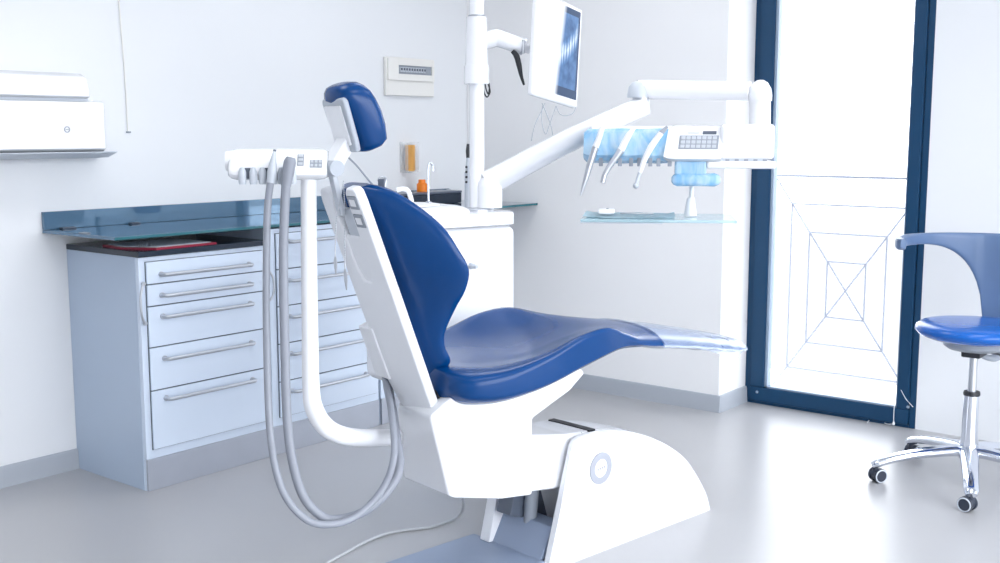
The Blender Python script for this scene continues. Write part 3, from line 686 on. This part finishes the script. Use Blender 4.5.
bx, bz = wM-.016, hM-.016
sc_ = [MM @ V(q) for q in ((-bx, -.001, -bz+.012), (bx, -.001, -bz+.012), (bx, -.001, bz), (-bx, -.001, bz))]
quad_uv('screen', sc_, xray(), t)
for pts in ([(545, 103), (541, 112), (536, 122), (533, 132), (531.5, 141)], [(543, 104), (541.5, 115), (543, 128), (546, 134), (549, 126), (554, 112), (556, 106)], [(542, 103), (547, 115), (551, 126), (553, 136)], [(556, 106), (560, 114), (567, 115.5), (573, 113), (576, 107)]):
    b = nb(); tube(b, [at(x, y, 4.02) for x, y in pts], .0014, 6); obj('film_string', b, M_base, t)

# ------------------------------------------------------------------ dental chair
ch = thing('dental_chair', MU @ V((0, 0, 0)), 'blue upholstered dental chair with white base in the middle of the room', 'dental chair', TH)
def interp(tab, u, k):
    for a, c in zip(tab, tab[1:]):
        if a[0] <= u <= c[0]:
            f_ = (u-a[0])/(c[0]-a[0]); f_ = f_*f_*(3-2*f_) if False else f_
            return a[k]+(c[k]-a[k])*f_
    return tab[0][k] if u < tab[0][0] else tab[-1][k]
# seat and leg rest: u, half width, z of the crown line, rise of the edges (+ dish, - crown), thickness
SEAT = [(-.52, .15, .682, .000, .065), (-.505, .20, .688, .004, .098), (-.46, .235, .687, .016, .116), (-.37, .265, .682, .036, .116), (-.24, .278, .686, .066, .102),
        (-.12, .272, .706, .084, .094), (.0, .258, .730, .068, .086), (.10, .225, .744, .016, .078), (.20, .20, .737, -.018, .070), (.32, .19, .717, -.022, .058),
        (.46, .18, .690, -.020, .048), (.60, .165, .660, -.018, .042), (.70, .15, .637, -.016, .036), (.765, .12, .621, -.012, .028), (.788, .08, .614, -.008, .018)]
def spline_tab(tab, n=4):
    out = []
    P = [tab[0]]+tab+[tab[-1]]
    for i in range(1, len(P)-2):
        for k in range(n):
            t_ = k/n
            out.append(tuple(.5*((2*P[i][q])+(P[i+1][q]-P[i-1][q])*t_+(2*P[i-1][q]-5*P[i][q]+4*P[i+1][q]-P[i+2][q])*t_*t_+(3*P[i][q]-P[i-1][q]-3*P[i+1][q]+P[i+2][q])*t_**3) for q in range(len(tab[0]))))
    return out+[tab[-1]]
def seat_secs(tab, grow=0, n=36):
    secs = []
    for u, w, zc_, rise, th_ in tab:
        s = []
        for k in range(n):
            a = 2*PI*k/n; c, sn = math.cos(a), math.sin(a)
            x = math.copysign(abs(c)**(2/3.2), c); y = math.copysign(abs(sn)**(2/2.6), sn)
            v = x*(w+grow); edge = (abs(x))**2.2
            if y >= 0: z = zc_-th_/2+rise*edge+y*(th_/2+grow)
            else: z = zc_-th_/2+rise*edge*.3+y*(th_/2+grow)
            s.append((u, v, z))
        secs.append(s)
    return secs
ST = spline_tab(SEAT, 4)
b = nb(); loft(b, seat_secs(ST), MU); obj('seat_cushion', b, M_blue, ch, ang=60)
FT = [q for q in ST if q[0] > .285]
FT = [(u, w+.004, z, r_, th_+.003) for u, w, z, r_, th_ in FT]+[(.798, .075, .611, -.008, .016)]
FT2 = []
for i, (u, w, z, r_, th_) in enumerate(FT):
    j = .0035*math.sin(i*1.9)+.002*math.sin(i*4.1); FT2.append((u, w+j, z+.002+j*.4, r_, th_+.006+abs(j)))
b = nb(); loft(b, seat_secs(FT2, .003), MU); part(obj('foot_film', b, M_wrap, ch, ang=60), 'clear crinkled plastic sleeve over the foot end')
b = nb(); fl = [(.45, -.171, .642), (.56, -.160, .612), (.67, -.143, .575), (.71, -.139, .573), (.775, -.11, .600), (.69, -.147, .612), (.56, -.163, .630)]
t2 = nb(); t2.faces.new([t2.verts.new(q) for q in fl]); bmesh.ops.solidify(t2, geom=t2.faces[:], thickness=.0012); merge(b, t2, MU); obj('film_flap', b, M_wrap, ch)
# back frame of reference: s up the back, n forward
sB = V((-.350, 0, .937)).normalized(); nB = V((sB.z, 0, -sB.x)); oB = V((-.553, 0, .60))
def bk(s, v, n): return oB+sB*s+V((0, v, 0))+nB*n
# cushion: s, half width, wing depth, n of the back face in the middle, thickness
BACK = [(.035, .06, .01, .040, .030), (.045, .09, .02, .036, .050), (.075, .122, .03, .032, .062), (.12, .126, .032, .028, .058), (.165, .136, .040, .026, .062), (.23, .175, .065, .026, .08), (.285, .225, .082, .026, .088),
        (.345, .258, .092, .026, .09), (.405, .250, .088, .026, .086), (.48, .222, .078, .026, .085), (.555, .168, .05, .026, .08), (.605, .115, .025, .026, .07), (.628, .06, .01, .028, .045)]
secs = []
for s, w, wing, n0, th_ in spline_tab(BACK, 4):
    r_ = []
    for k in range(40):
        a = 2*PI*k/40; c, sn = math.cos(a), math.sin(a)
        x = math.copysign(abs(c)**(2/3.0), c); y = math.copysign(abs(sn)**(2/2.4), sn)
        v = x*w; r_.append(MU @ bk(s, v, n0+th_/2+wing*abs(x)**2.0+y*th_/2*(1-.25*x*x)))
    secs.append(r_)
b = nb(); loft(b, secs); obj('back_cushion', b, M_blue, ch, ang=60)
# back shell: two lobes with a groove for the headrest rail
outl = [(-.114, -.045), (-.090, -.108), (.055, -.095), (.100, .02), (.107, .30), (.107, .60), (.100, .628), (.088, .638), (.062, .638), (.048, .626), (.045, .60), (.040, .40), (.02, .36), (-.02, .36), (-.040, .40), (-.045, .60), (-.048, .63), (-.060, .645), (-.096, .645), (-.109, .635), (-.114, .60), (-.116, .30)]
MB_ = MU @ Matrix(((0, nB.x, sB.x, oB.x), (1, 0, 0, 0), (0, nB.z, sB.z, oB.z), (0, 0, 0, 1)))
b = nb(); prism(b, outl, -.006, .024, .007, 3, MB_); obj('back_shell', b, M_shell, ch)
b = nb(); box(b, (-.06, .0, -.03), (.08, .05, .50), .01, 2, MB_); obj('back_core', b, M_shell, ch)
b = nb(); box(b, (-.028, .004, .38), (.028, .014, .58), .003, 2, MB_); obj('rail_groove', b, M_greyp, ch)
for z in (.605, .552):
    b = nb(); box(b, (-.106, -.009, z-.019), (-.056, -.005, z+.019), .003, 2, MB_); bt = part(obj('control_button', b, M_keys, ch), 'grey square control button')
    b = nb(); box(b, (-.096, -.0105, z-.010), (-.066, -.0085, z+.010), .001, 1, MB_); obj('button_face', b, M_white, bt)
# lower flap behind the shell, far side
b = nb(); box(b, (.075, -.012, .03), (.155, .02, .20), .006, 2, MB_); obj('side_flap', b, M_shell, ch)
# headrest
sH = V((-.30, 0, .954)).normalized(); nH = V((sH.z, 0, -sH.x)); oH = V((-.748, 0, 1.293))
MHd = MU @ Matrix(((0, nH.x, sH.x, oH.x), (1, 0, 0, 0), (0, nH.z, sH.z, oH.z), (0, 0, 0, 1)))
b = nb(); secs = []
for s, w, n0, n1 in ((-.010, .03, .050, .075), (-.004, .055, .036, .098), (.012, .074, .025, .112), (.05, .077, .018, .119), (.09, .079, .013, .118), (.125, .078, .007, .111), (.15, .076, .0, .102), (.168, .068, .004, .090), (.180, .052, .012, .078), (.185, .028, .024, .062)):
    r_ = []
    for p in sellipse(w, (n1-n0)/2, 2.8, 32):
        r_.append((p[0], (n0+n1)/2+p[1]+.010*(p[0]/.09)**2, s))
    secs.append(r_)
secs2 = [[V(p) for p in s] for s in secs]
b = nb(); loft(b, secs2, MHd); obj('headrest_cushion', b, M_blue, ch, ang=60)
b = nb(); prism(b, [(-.058, .004), (.046, .004), (.050, .03), (.056, .142), (.048, .154), (-.060, .154), (-.068, .142), (-.064, .03)], .002, .020, .006, 3, MHd); hs = obj('headrest_plate', b, M_headplate, ch)
b = nb(); box(b, (-.048, -.0005, .025), (.040, .0022, .135), .004, 2, MHd); obj('cover_panel', b, M_shell, hs)
hpt = lambda x, y: MU @ up(x, y, 0)
b = nb(); P0_, P1_ = hpt(348, 138), hpt(331, 168); M = frame(P0_, P1_-P0_, MU.to_3x3() @ V((1, 0, .3)))
L_ = (P1_-P0_).length
box(b, (-.01, -.030, -.018), (L_+.008, .030, .018), .007, 3, M); obj('headrest_link', b, M_shell, ch)
b = nb(); tube(b, [P1_-LX*.036, P1_+LX*.036], .022, 18, smooth=False); obj('headrest_joint', b, M_headplate, ch)
b = nb(); P2_ = MB_ @ V((.0, -.010, .585)); M = frame(P1_, P2_-P1_, MU.to_3x3() @ V((1, 0, .3))); L2 = (P2_-P1_).length
box(b, (0, -.013, -.008), (L2+.02, .013, .008), .004, 2, M); obj('headrest_rail', b, M_greyp, ch)
b = nb(); q = lambda x, y, v=0: MU @ up(x, y, v)
# seat carrier: big white block under the seat
na, nc = up(430, 417, -.158), up(449, 496, -.158)
near = [(na.x, na.z), (nc.x, nc.z), (nc.x+.02, nc.z-.012), (-.33, .272), (-.215, .262), (-.215, .50), (-.07, .565), (-.01, .612), (-.05, .66), (-.44, .650)]
fa, fb, fc = up(396.5, 407, .10), up(396.5, 436, .10), up(403, 478, .10)
far = [(fa.x, fa.z), (fc.x, fc.z), (fc.x+.02, fc.z-.005), (-.30, .28), (-.20, .27), (-.20, .50), (-.07, .565), (-.01, .612), (-.05, .66), (-.46, .650)]
b = nb(); prism(b, near, -.158, .10, .012, 3, MU, far); obj('seat_carrier', b, M_white2, ch)
b = nb(); box(b, (-.52, -.10, .585), (-.44, .10, .635), .01, 2, MU); part(obj('recline_joint', b, M_black, ch), 'dark hinge between back and seat')

# lift arm, base and floor plate: turned a little against the seat
BO = V((3.506, 1.826, 0)); MBs = zrot(BO, -8)
prof = [(-.848, .0), (-.79, .20), (-.738, .375), (-.727, .394), (-.70, .402), (-.62, .402), (-.515, .385), (-.40, .352), (-.306, .312), (-.21, .258), (-.136, .202), (-.07, .125), (-.025, .06), (0, .0)]
prof = [prof[0], prof[1], prof[2], prof[3]]+curve_poly(prof[4:], 4)
b = nb(); secs = []
prof_p = prof
for v, fu, fz, off in ((0, 1.0, .965, .012), (.004, 1.005, .985, .005), (.014, 1.01, .996, .001), (.04, 1.02, 1, 0), (.10, 1.035, 1, 0), (.17, 1.03, 1, 0), (.21, 1.0, .998, 0), (.236, .97, .985, .004), (.25, .94, .95, .012)):
    secs.append([(-.857+(p[0]+.857)*fu-(off if p[0] > -.75 else -off*.0), v, p[1]*fz) for p in prof])
plate_secs = secs[:3]+[[(p[0], .022, p[2]) for p in secs[3]]]
loft(b, plate_secs, MBs); obj('side_plate', b, M_white2, ch, ang=50)
body_secs = [[(max(p[0], -.66+.02*p[2]), max(p[1], .0222), p[2]) for p in sc] for sc in secs[3:]]
b = nb(); loft(b, body_secs, MBs); obj('base_cover', b, M_white2, ch, ang=50)
# emblem on the base cover
lc = V((-.607, -.0005, .283)); ML = MBs @ frame(lc, (1, 0, 0), (0, -1, 0))
b = nb(); lathe(b, [(.030, -.001), (.052, -.001), (.052, .003), (.050, .004), (.032, .004), (.030, .003), (.030, -.001)], 40, ML); em = part(obj('emblem', b, M_logo, ch), 'round pale grey emblem on the base')
b = nb(); lathe(b, [(0, .002), (.030, .002), (.030, -.001), (0, -.001)], 32, ML); obj('disc', b, M_white, em)
b = nb()
for k in range(4):
    x = -.018+k*.010; box(b, (x, -.004, .002), (x+.0065, .0045, .0032), .001, 1, ML @ Matrix.Rotation(.12, 4, 'Z'))
box(b, (-.016, -.0085, .002), (.016, -.007, .003), 0, 1, ML @ Matrix.Rotation(.12, 4, 'Z'))
obj('lettering', b, M_logo, em)
# lift arm
b = nb(); arm = [(-1.06, .288), (-1.04, .275), (-.70, .230), (-.60, .24), (-.58, .30), (-.60, .398), (-.72, .408), (-1.00, .456), (-1.06, .462)]
prism(b, arm, .040, .235, .012, 3, MBs); obj('lift_arm', b, M_white2, ch)
b = nb(); box(b, (-.628, .030, .399), (-.600, .215, .4055), .001, 1, MBs)
part(obj('slot', b, M_black, ch), 'black slot across the top of the lift arm')
# gray floor plate with sloped step
dq2 = lambda x, y, z: MBs.inverted() @ on_z(x, y, z)
b = nb(); box(b, (-1.62, .02, .0), (-.83, .36, .028), .010, 3, MBs); obj('floor_plate', b, M_plate, ch)
b = nb(); t_ = [(-.845, .026), (-.80, .026), (-.70, .026), (-.73, .125), (-.79, .122)]; prism(b, t_, .035, .27, .005, 2, MBs); obj('step_cover', b, M_plate, ch)
b = nb(); prism(b, [(-.86, .028), (-.815, .028), (-.75, .26), (-.80, .27)], .255, .30, .004, 2, MBs); obj('link_bar', b, M_white, ch)
def qb(x, y, v): 
    p_ = MBs.inverted() @ on_plane(x, y, MBs @ V((0, v, 0)), MBs.to_3x3() @ V((0, 1, 0))); return (p_.x, p_.z)
k1, k2, k3, k4 = qb(516, 486, .17), qb(540, 484, .17), qb(549, 522, .17), qb(510, 516, .17)
b = nb(); prism(b, [k4, k3, k2, k1], .17, .235, .004, 2, MBs); part(obj('cylinder_bracket', b, M_disp, ch), 'dark hydraulic bracket inside the base')
b = nb(); tube(b, [MBs @ V(((k1[0]+k4[0])/2+.05, .15, k4[1]-.1)), MBs @ V(((k1[0]+k2[0])/2, .15, k1[1]))], .022, 14, smooth=False); obj('hydraulic_ram', b, M_grey, ch)
b = nb(); prism(b, [(-.70, .02), (-.30, .02), (-.30, .06), (-.70, .06)], .05, .24, .004, 2, MBs); obj('base_floor', b, M_grey, ch)

# bib chain hanging from the headrest rail
t = thing('bib_chain', hpt(343, 200), 'thin bib chain with two steel clips hanging over the chair back', 'chain')
hv = -.13
cp = lambda x, y, v=-.06, off=-.05: (MU @ up(x, y, v))+AX*off*0-FWD*.0
b = nb()
for pts in ([(346, 183), (343, 200), (339, 222), (338, 245), (338, 258)], [(346, 183), (347, 205), (347, 232), (347.5, 258), (347.5, 270)]):
    P = [MB_ @ V((-.0, -.04, 0)) for _ in pts]
    P = [MU @ up(x, y, 0) - FWD*.05 for x, y in pts]
    sm = smooth_path(P, 10)
    for k, a in enumerate(sm[:-1:1]):
        bmesh.ops.create_icosphere(b, subdivisions=1, radius=.0024, matrix=Matrix.Translation(a))
    tube(b, P, .0011, 6)
obj('beads', b, M_steel, t)
for (x0_, y0_), (x1_, y1_) in (((338, 257), (338.5, 274)), ((347.5, 269), (349, 290))):
    P = [MU @ up(x0_+(x1_-x0_)*f_, y0_+(y1_-y0_)*f_, 0)-FWD*.05 for f_ in (0, .25, .6, 1)]
    b = nb(); tube(b, P, [.003, .0065, .0055, .002], 10, 4, flat=.6); obj('clip', b, M_steel, t)
# wire and dark clip behind the back
t = thing('lamp_lead', hpt(362, 172), 'thin grey wire running from the headrest down to a dark holder behind the back', 'wire')
b = nb(); tube(b, [q(349, 158), q(357, 166), q(366, 177), q(373, 185), q(378, 188)], .0028, 8); obj('lead', b, M_grey, t)
b = nb(); P = q(381.5, 183); M = frame(P, RGT); box(b, (-.009, -.012, -.02), (.010, .012, .012), .003, 2, M); obj('holder', b, M_disp, t)
b = nb(); tube(b, [q(378, 181), q(380, 177.5), q(384, 177), q(386, 180), q(385, 188)], .003, 8); obj('hook', b, M_steel, t)

# ------------------------------------------------------------------ assistant console with its bent pole
dC = 3.02; SCC = FPX/dC
t = thing('assistant_console', at(308, 437, dC), 'white assistant console with suction holders on a bent pole, left of the chair', 'dental console')
b = nb(); tube(b, [at(308.5, 172, dC), at(309, 250, dC), at(310, 330, dC), at(311, 385, dC), at(314, 408, dC), at(326, 427, dC), at(345, 436, dC+.05), at(370, 438, dC+.19), at(403, 437, dC+.36)], [.0215, .0215, .0225, .0235, .025, .0255, .0255, .025, .025], 20); obj('pole', b, M_white, t)
exc = (at(328, 165, dC)-at(235, 165, dC-.02)); exc.z = 0; exc.normalize()
MC = frame(at(283, 165, dC), exc)
cpx = lambda px, py: ((px-283)/SCC, (165-py)/SCC)
def cwedge(b, stations, pts):
    secs = []
    for px, s in stations:
        x = cpx(px, 0)[0]; secs.append([(x, dd*s, cpx(0, 164+(yy-164)*s)[1]) for dd, yy in pts])
    return loft(b, secs, MC)
b = nb(); cwedge(b, ((231, .75), (233, .9), (238, .98), (245, 1), (318, 1), (324, .96), (327, .86), (328, .7)), [(.07, 150), (.03, 148.5), (0, 149.5), (-.02, 153), (-.055, 169), (-.06, 174), (-.05, 178), (-.02, 179.5), (.05, 179.5), (.07, 176)])
obj('head', b, M_white2, t, ang=50)
b = nb(); p = cpx(229.5, 161); tube(b, [MC @ V((p[0]-.006, -.0, p[1])), MC @ V((p[0]+.02, -.0, p[1]))], [.026, .030], 20, smooth=False); part(obj('end_knob', b, M_shell, t), 'grey-white end knob on the left')
def holder(px):
    for s in (-1, 1):
        b = nb(); x = cpx(px+s*5.3, 0)[0]; z0, z1 = cpx(0, 183)[1], cpx(0, 166)[1]
        lathe(b, [(0, z0), (.009, z0), (.0105, z0+.006), (.0105, z1-.014), (.006, z1-.002), (0, z1)], 16, MC @ Matrix.Translation((x, -.067, 0))); obj('holder_prong', b, M_greyp, t)
    b = nb(); x = cpx(px, 0)[0]; box(b, (x-.012, -.062, cpx(0, 178)[1]), (x+.012, -.052, cpx(0, 167)[1]), .003, 2, MC); part(obj('holder_slot', b, M_disp, t), 'dark slot of a suction holder')
for px in (251.5, 271, 289.5): holder(px)
# key fields on the sloping top
def slope(px, f_): # point on sloping face
    d0, y0_, d1, y1_ = -.02, 153, -.055, 169
    return MC @ V((cpx(px, 0)[0], d0+(d1-d0)*f_, cpx(0, y0_+(y1_-y0_)*f_)[1]))
for xa, xb, fa, fb in ((298.5, 305, .08, .78), (311, 323, .42, .88)):
    A_ = slope(xa, fb); B_ = slope(xb, fb); C_ = slope(xa, fa); ex_ = (B_-A_).normalized(); sl_ = (C_-A_).normalized(); n_ = ex_.cross(sl_)
    KM2 = Matrix(((ex_.x, sl_.x, n_.x, A_.x), (ex_.y, sl_.y, n_.y, A_.y), (ex_.z, sl_.z, n_.z, A_.z), (0, 0, 0, 1)))
    w_, h_ = (B_-A_).length, (C_-A_).length
    b = nb(); box(b, (0, 0, -.001), (w_, h_, .0012), .0005, 1, KM2); k_ = obj('keypad', b, M_keys, t)
    nx, ny = (1, 3) if w_ < h_ else (3, 2)
    for i in range(nx):
        for j in range(ny):
            b = nb(); box(b, ((i+.15)*w_/nx, (j+.15)*h_/ny, .0008), ((i+.85)*w_/nx, (j+.85)*h_/ny, .003), .0008, 1, KM2); obj('key', b, M_keyb, k_)

def hose(name, label, pts, rad, hand, dd):
    P = [at(x, y, d_) for x, y, d_ in pts]
    h_ = thing(name, P[0], label, 'suction hose', group='suction hoses of the assistant console')
    b = nb(); tube(b, P, rad, 14, 10); obj('hose', b, M_hose, h_)
    for pn, hp_, rr, m in hand:
        b = nb(); tube(b, [at(x, y, dd) for x, y in hp_], rr, 14, 5); obj(pn, b, m, h_)
d0 = dC-.085
hose('saliva_ejector', 'thinner grey suction hose with a tapered tip, in the middle holder of the assistant console',
     [(270.5, 182, d0), (267.5, 210, d0), (266.5, 260, d0), (266.5, 330, d0), (270, 430, d0-.02), (281, 487, d0-.04), (304, 518, d0-.03), (330, 524.5, d0), (358, 515, d0+.05), (383, 488, d0+.09), (394, 455, d0+.11), (391.5, 413, d0+.2), (386, 384, d0+.38), (384, 366, d0+.45)], .0098,
     [('grip', [(270.5, 183), (272, 172), (273, 163)], [.0105, .013, .0105], M_greyp), ('tip', [(273, 163), (274, 156), (274.7, 151)], [.0095, .007, .004], M_greyp), ('nozzle', [(274.6, 151.5), (274.9, 149.6)], [.0045, .004], M_disp)], d0)
hose('suction_hose', 'thicker grey suction hose with a blunt grey handpiece, in the right-hand console holder',
     [(286, 184, d0), (284.5, 215, d0), (283.5, 260, d0), (284.5, 330, d0), (288, 430, d0+.01), (299, 486, d0+.02), (315, 511, d0+.03), (334, 519.5, d0+.05), (365, 511, d0+.09), (391, 487, d0+.13), (400, 465, d0+.16), (397, 440, d0+.22), (391, 400, d0+.38), (387, 376, d0+.48)], .0125,
     [('handpiece', [(286, 186), (288, 173), (290, 162), (291, 157.5)], [.0135, .0165, .0165, .012], M_hose)], d0)

# cord on the floor
cpts = [(462, 494, .20), (463.5, 503, .10), (461, 513, .03), (452, 520, .006), (430, 527, .005), (405, 530, .005), (385, 534, .005), (365, 542, .005), (345, 553, .005), (326, 564, .005), (290, 590, .005)]
b = nb(); tube(b, [on_z(x, y, z) for x, y, z in cpts], .005, 10)
tag(obj('power_cord', b, M_cord), 'grey cord leaving the chair base and snaking over the floor', 'cord')

# slender rod standing behind the chair (seen between the shell and the drawers)
# door cable
b = nb(); xq = x0-.004
tube(b, [on_x(901, 390, xq), on_x(906, 399, xq), on_x(913, 407, xq)], .0015, 6); tube(b, [on_x(895, 400, xq-.001), on_x(894, 410, xq-.006), on_x(893.5, 424, xq-.006)], .0018, 6)
tube(b, [on_x(893, 424, xq-.006), on_z(887, 424, .006), on_z(878, 420, .006), on_z(870, 420, .006), on_z(867, 423, .006)], .0018, 6)
pc_ = thing('blind_cord', on_x(893.5, 424, xq), 'thin pale cord with a small knob dangling at the foot of the navy door frame', 'cord')
obj('string', b, M_shell, pc_)
b = nb(); lathe(b, [(0, 0), (.005, .001), (.006, .008), (.003, .016), (0, .017)], 12, Matrix.Translation(on_x(893.5, 425, xq-.006))); obj('knob', b, M_shell, pc_)

# ------------------------------------------------------------------ stool
SC0 = V((4.40, 1.196, 0))
t = thing('dental_stool', SC0, 'round blue dental stool with grey-blue arm rest and chrome five-star base beside the balcony door', 'stool')
T0 = Matrix.Translation(SC0)
SZ = .565
b = nb(); lathe(b, [(0, SZ), (.12, SZ-.0), (.17, SZ+.006), (.205, SZ+.020), (.218, SZ+.036), (.214, SZ+.052), (.195, SZ+.064), (.15, SZ+.071), (.08, SZ+.073), (0, SZ+.072)], 56, T0); obj('seat', b, M_blue_seat, t, ang=60)
b = nb(); lathe(b, [(0, SZ-.001), (.115, SZ-.001), (.112, SZ-.022), (.095, SZ-.034), (0, SZ-.034)], 40, T0); obj('seat_pan', b, M_grey, t)
b = nb(); box(b, (-.05, -.035, SZ-.062), (.05, .035, SZ-.033), .006, 2, T0); obj('mechanism', b, M_black, t)
b = nb(); lathe(b, [(0, .34), (.0155, .34), (.0155, SZ-.06), (0, SZ-.06)], 20, T0); obj('gas_rod', b, M_steel, t)
b = nb(); lathe(b, [(0, .350), (.030, .350), (.031, .357), (.029, .366), (.0, .366)], 24, T0); obj('collar', b, M_black, t)
b = nb(); lathe(b, [(0, .10), (.034, .10), (.034, .16), (.029, .20), (.0275, .350), (0, .350)], 28, T0); obj('column', b, M_chrome, t)
q = SC0+V((0, 0, SZ-.045)); b = nb(); dv_ = RGT*1.0-FWD*.2; dv_.z = 0; dv_.normalize()
tube(b, [q+dv_*.05, q+dv_*.10+V((0, 0, -.012)), q+dv_*.135+V((0, 0, -.06)), q+dv_*.17+V((0, 0, -.085))], [.004, .004, .005, .007], 10); obj('height_lever', b, M_black, t)
# legs and casters
cF = V((4.069, 1.097, 0)); 
aF = math.radians(198)
angs = [aF-k*2*PI/5 for k in range(5)]
RL = .352
for k, a in enumerate(angs):
    dr = V((math.cos(a), math.sin(a), 0))
    b = nb(); tube(b, [SC0+V((0, 0, .125)), SC0+dr*.06+V((0, 0, .132)), SC0+dr*.18+V((0, 0, .118)), SC0+dr*.28+V((0, 0, .098)), SC0+dr*(RL-.008)+V((0, 0, .078)), SC0+dr*(RL+.014)+V((0, 0, .066))], [.038, .037, .031, .028, .027, .020], 16, flat=.62, up=(0, 0, 1)); obj('leg', b, M_chrome, t)
    e = SC0+dr*RL; sw = a+[1.05, .35, 1.9, -.6, .8][k]; cd = V((math.cos(sw), math.sin(sw), 0)); ax = V((-cd.y, cd.x, 0))
    b = nb(); tube(b, [e+V((0, 0, .068)), e+V((0, 0, .046))], [.010, .012], 12, smooth=False)
    hc = e-cd*.012+V((0, 0, .031))
    tube(b, [hc-ax*.010, hc+ax*.010], .026, 20, smooth=False); cs = obj('caster', b, M_navyrub, t)
    for s in (-1, 1):
        Mw = frame(hc+ax*s*.011+V((0, 0, -.003)), cd, ax*s); b = nb(); lathe(b, [(0, 0), (.0275, 0), (.028, .003), (.028, .011), (.025, .014), (0, .014)], 28, Mw); w_ = obj('wheel', b, M_navyrub, cs)
        b = nb(); lathe(b, [(.0215, .0142), (.0265, .0128), (.0265, .0142), (.0225, .0158), (.0215, .0142)], 28, Mw); part(obj('rim', b, M_greyp, w_), 'grey rim ring of a caster wheel')
# wrap-round arm rest: an arc behind the seat that widens into its post
hv_ = V((FWD.x, FWD.y, 0)).normalized()
def arc(phi, r, z): return SC0+V((0, 0, z))+(-RGT*math.cos(phi)+hv_*math.sin(phi))*r
secs = []
N_ = 60
p0_, p1_ = math.radians(-3), math.radians(200)
for i in range(N_+1):
    f_ = i/N_; ph = p0_+(p1_-p0_)*f_; dg = math.degrees(ph)
    rr = .296-.03*math.sin(max(0, min(PI, ph)))
    zt3 = .955
    h_ = .044
    if dg > 60:
        g_ = min(1, (dg-60)/58); h_ = .044+(.018*g_+.30*(1-math.sqrt(max(0, 1-g_**3.2))))
    if dg > 142: g_ = min(1, (dg-142)/50); h_ = max(.05, .388*(1-g_)**1.5)
    th_ = .017 if h_ < .2 else .013
    if i in (0, N_): th_ *= .6; h_ *= .8
    zm_ = zt3-h_/2; ring = []
    for p in sellipse(th_, h_/2, 4.0, 24): ring.append(arc(ph, rr+p[0], zm_+p[1]))
    secs.append(ring)
b = nb(); loft(b, secs); obj('arm_rest', b, M_bluegrey, t, ang=60)
b = nb(); ba = arc(math.radians(150), .268, .60); bb_ = SC0+V((0, 0, SZ-.045))
tube(b, [ba+V((0, 0, .05)), ba+V((0, 0, -.02)), (ba+bb_)/2+V((0, 0, -.075)), bb_], .018, 14, flat=.6); obj('arm_rest_bracket', b, M_grey, t)

# ------------------------------------------------------------------ light
w = bpy.data.worlds.new('sky'); S.world = w; w.use_nodes = True
bg = w.node_tree.nodes['Background']; nt = w.node_tree
tc = nt.nodes.new('ShaderNodeTexCoord'); sp = nt.nodes.new('ShaderNodeSeparateXYZ'); nt.links.new(tc.outputs['Generated'], sp.inputs[0])
def mrange(sock, a, b_, c, d_):
    n = nt.nodes.new('ShaderNodeMapRange'); n.interpolation_type = 'SMOOTHSTEP'
    for k, v in zip(('From Min', 'From Max', 'To Min', 'To Max'), (a, b_, c, d_)): n.inputs[k].default_value = v
    nt.links.new(sock, n.inputs['Value']); return n.outputs['Result']
sky_s = mrange(sp.outputs[0], 0, .75, 6.6, 5.6)           # overcast sky: brighter on the side of the unseen opening added behind the camera
gnd = mrange(sp.outputs[2], -.10, .02, 0, 1)
mx = nt.nodes.new('ShaderNodeMix'); mx.data_type = 'FLOAT'; nt.links.new(gnd, mx.inputs[0]); mx.inputs[2].default_value = 1.3; nt.links.new(sky_s, mx.inputs[3])
nt.links.new(mx.outputs[0], bg.inputs[1]); bg.inputs[0].default_value = (.92, .955, 1, 1)
def area(name, loc, rot, sx, sy, e, col=(1, 1, 1)):
    l = bpy.data.lights.new(name, 'AREA'); l.shape = 'RECTANGLE'; l.size = sx; l.size_y = sy; l.energy = e; l.color = col
    o = bpy.data.objects.new(name, l); COL.objects.link(o); o.location = loc; o.rotation_euler = rot; return o
for i, (x, y) in enumerate(((1.6, 2.7), (3.5, 2.7), (1.6, .8), (3.5, .8))):  # out-of-view panels added to fill the room with light
    t = thing('ceiling_fill_panel', (x, y, HC-.02), 'flat ceiling panel lamp added as unseen fill light', 'lamp', group='added ceiling fill panels')
    b = nb(); box(b, (x-.62, y-.32, HC-.02), (x+.62, y+.32, HC-.001), .004); obj('housing', b, M_white, t)  # housing of the added fill panel
    b = nb(); box(b, (x-.59, y-.29, HC-.023), (x+.59, y+.29, HC-.0205), .001); obj('fill_panel_diffuser', b, M_diff, t)
    area('added_fill_lamp', (x, y, HC-.03), (0, 0, 0), 1.15, .55, 8, (.96, .98, 1))

S.view_settings.view_transform = 'Standard'; S.view_settings.look = 'None'; S.view_settings.gamma = 1; S.view_settings.use_curve_mapping = False
S.view_settings.exposure = .06
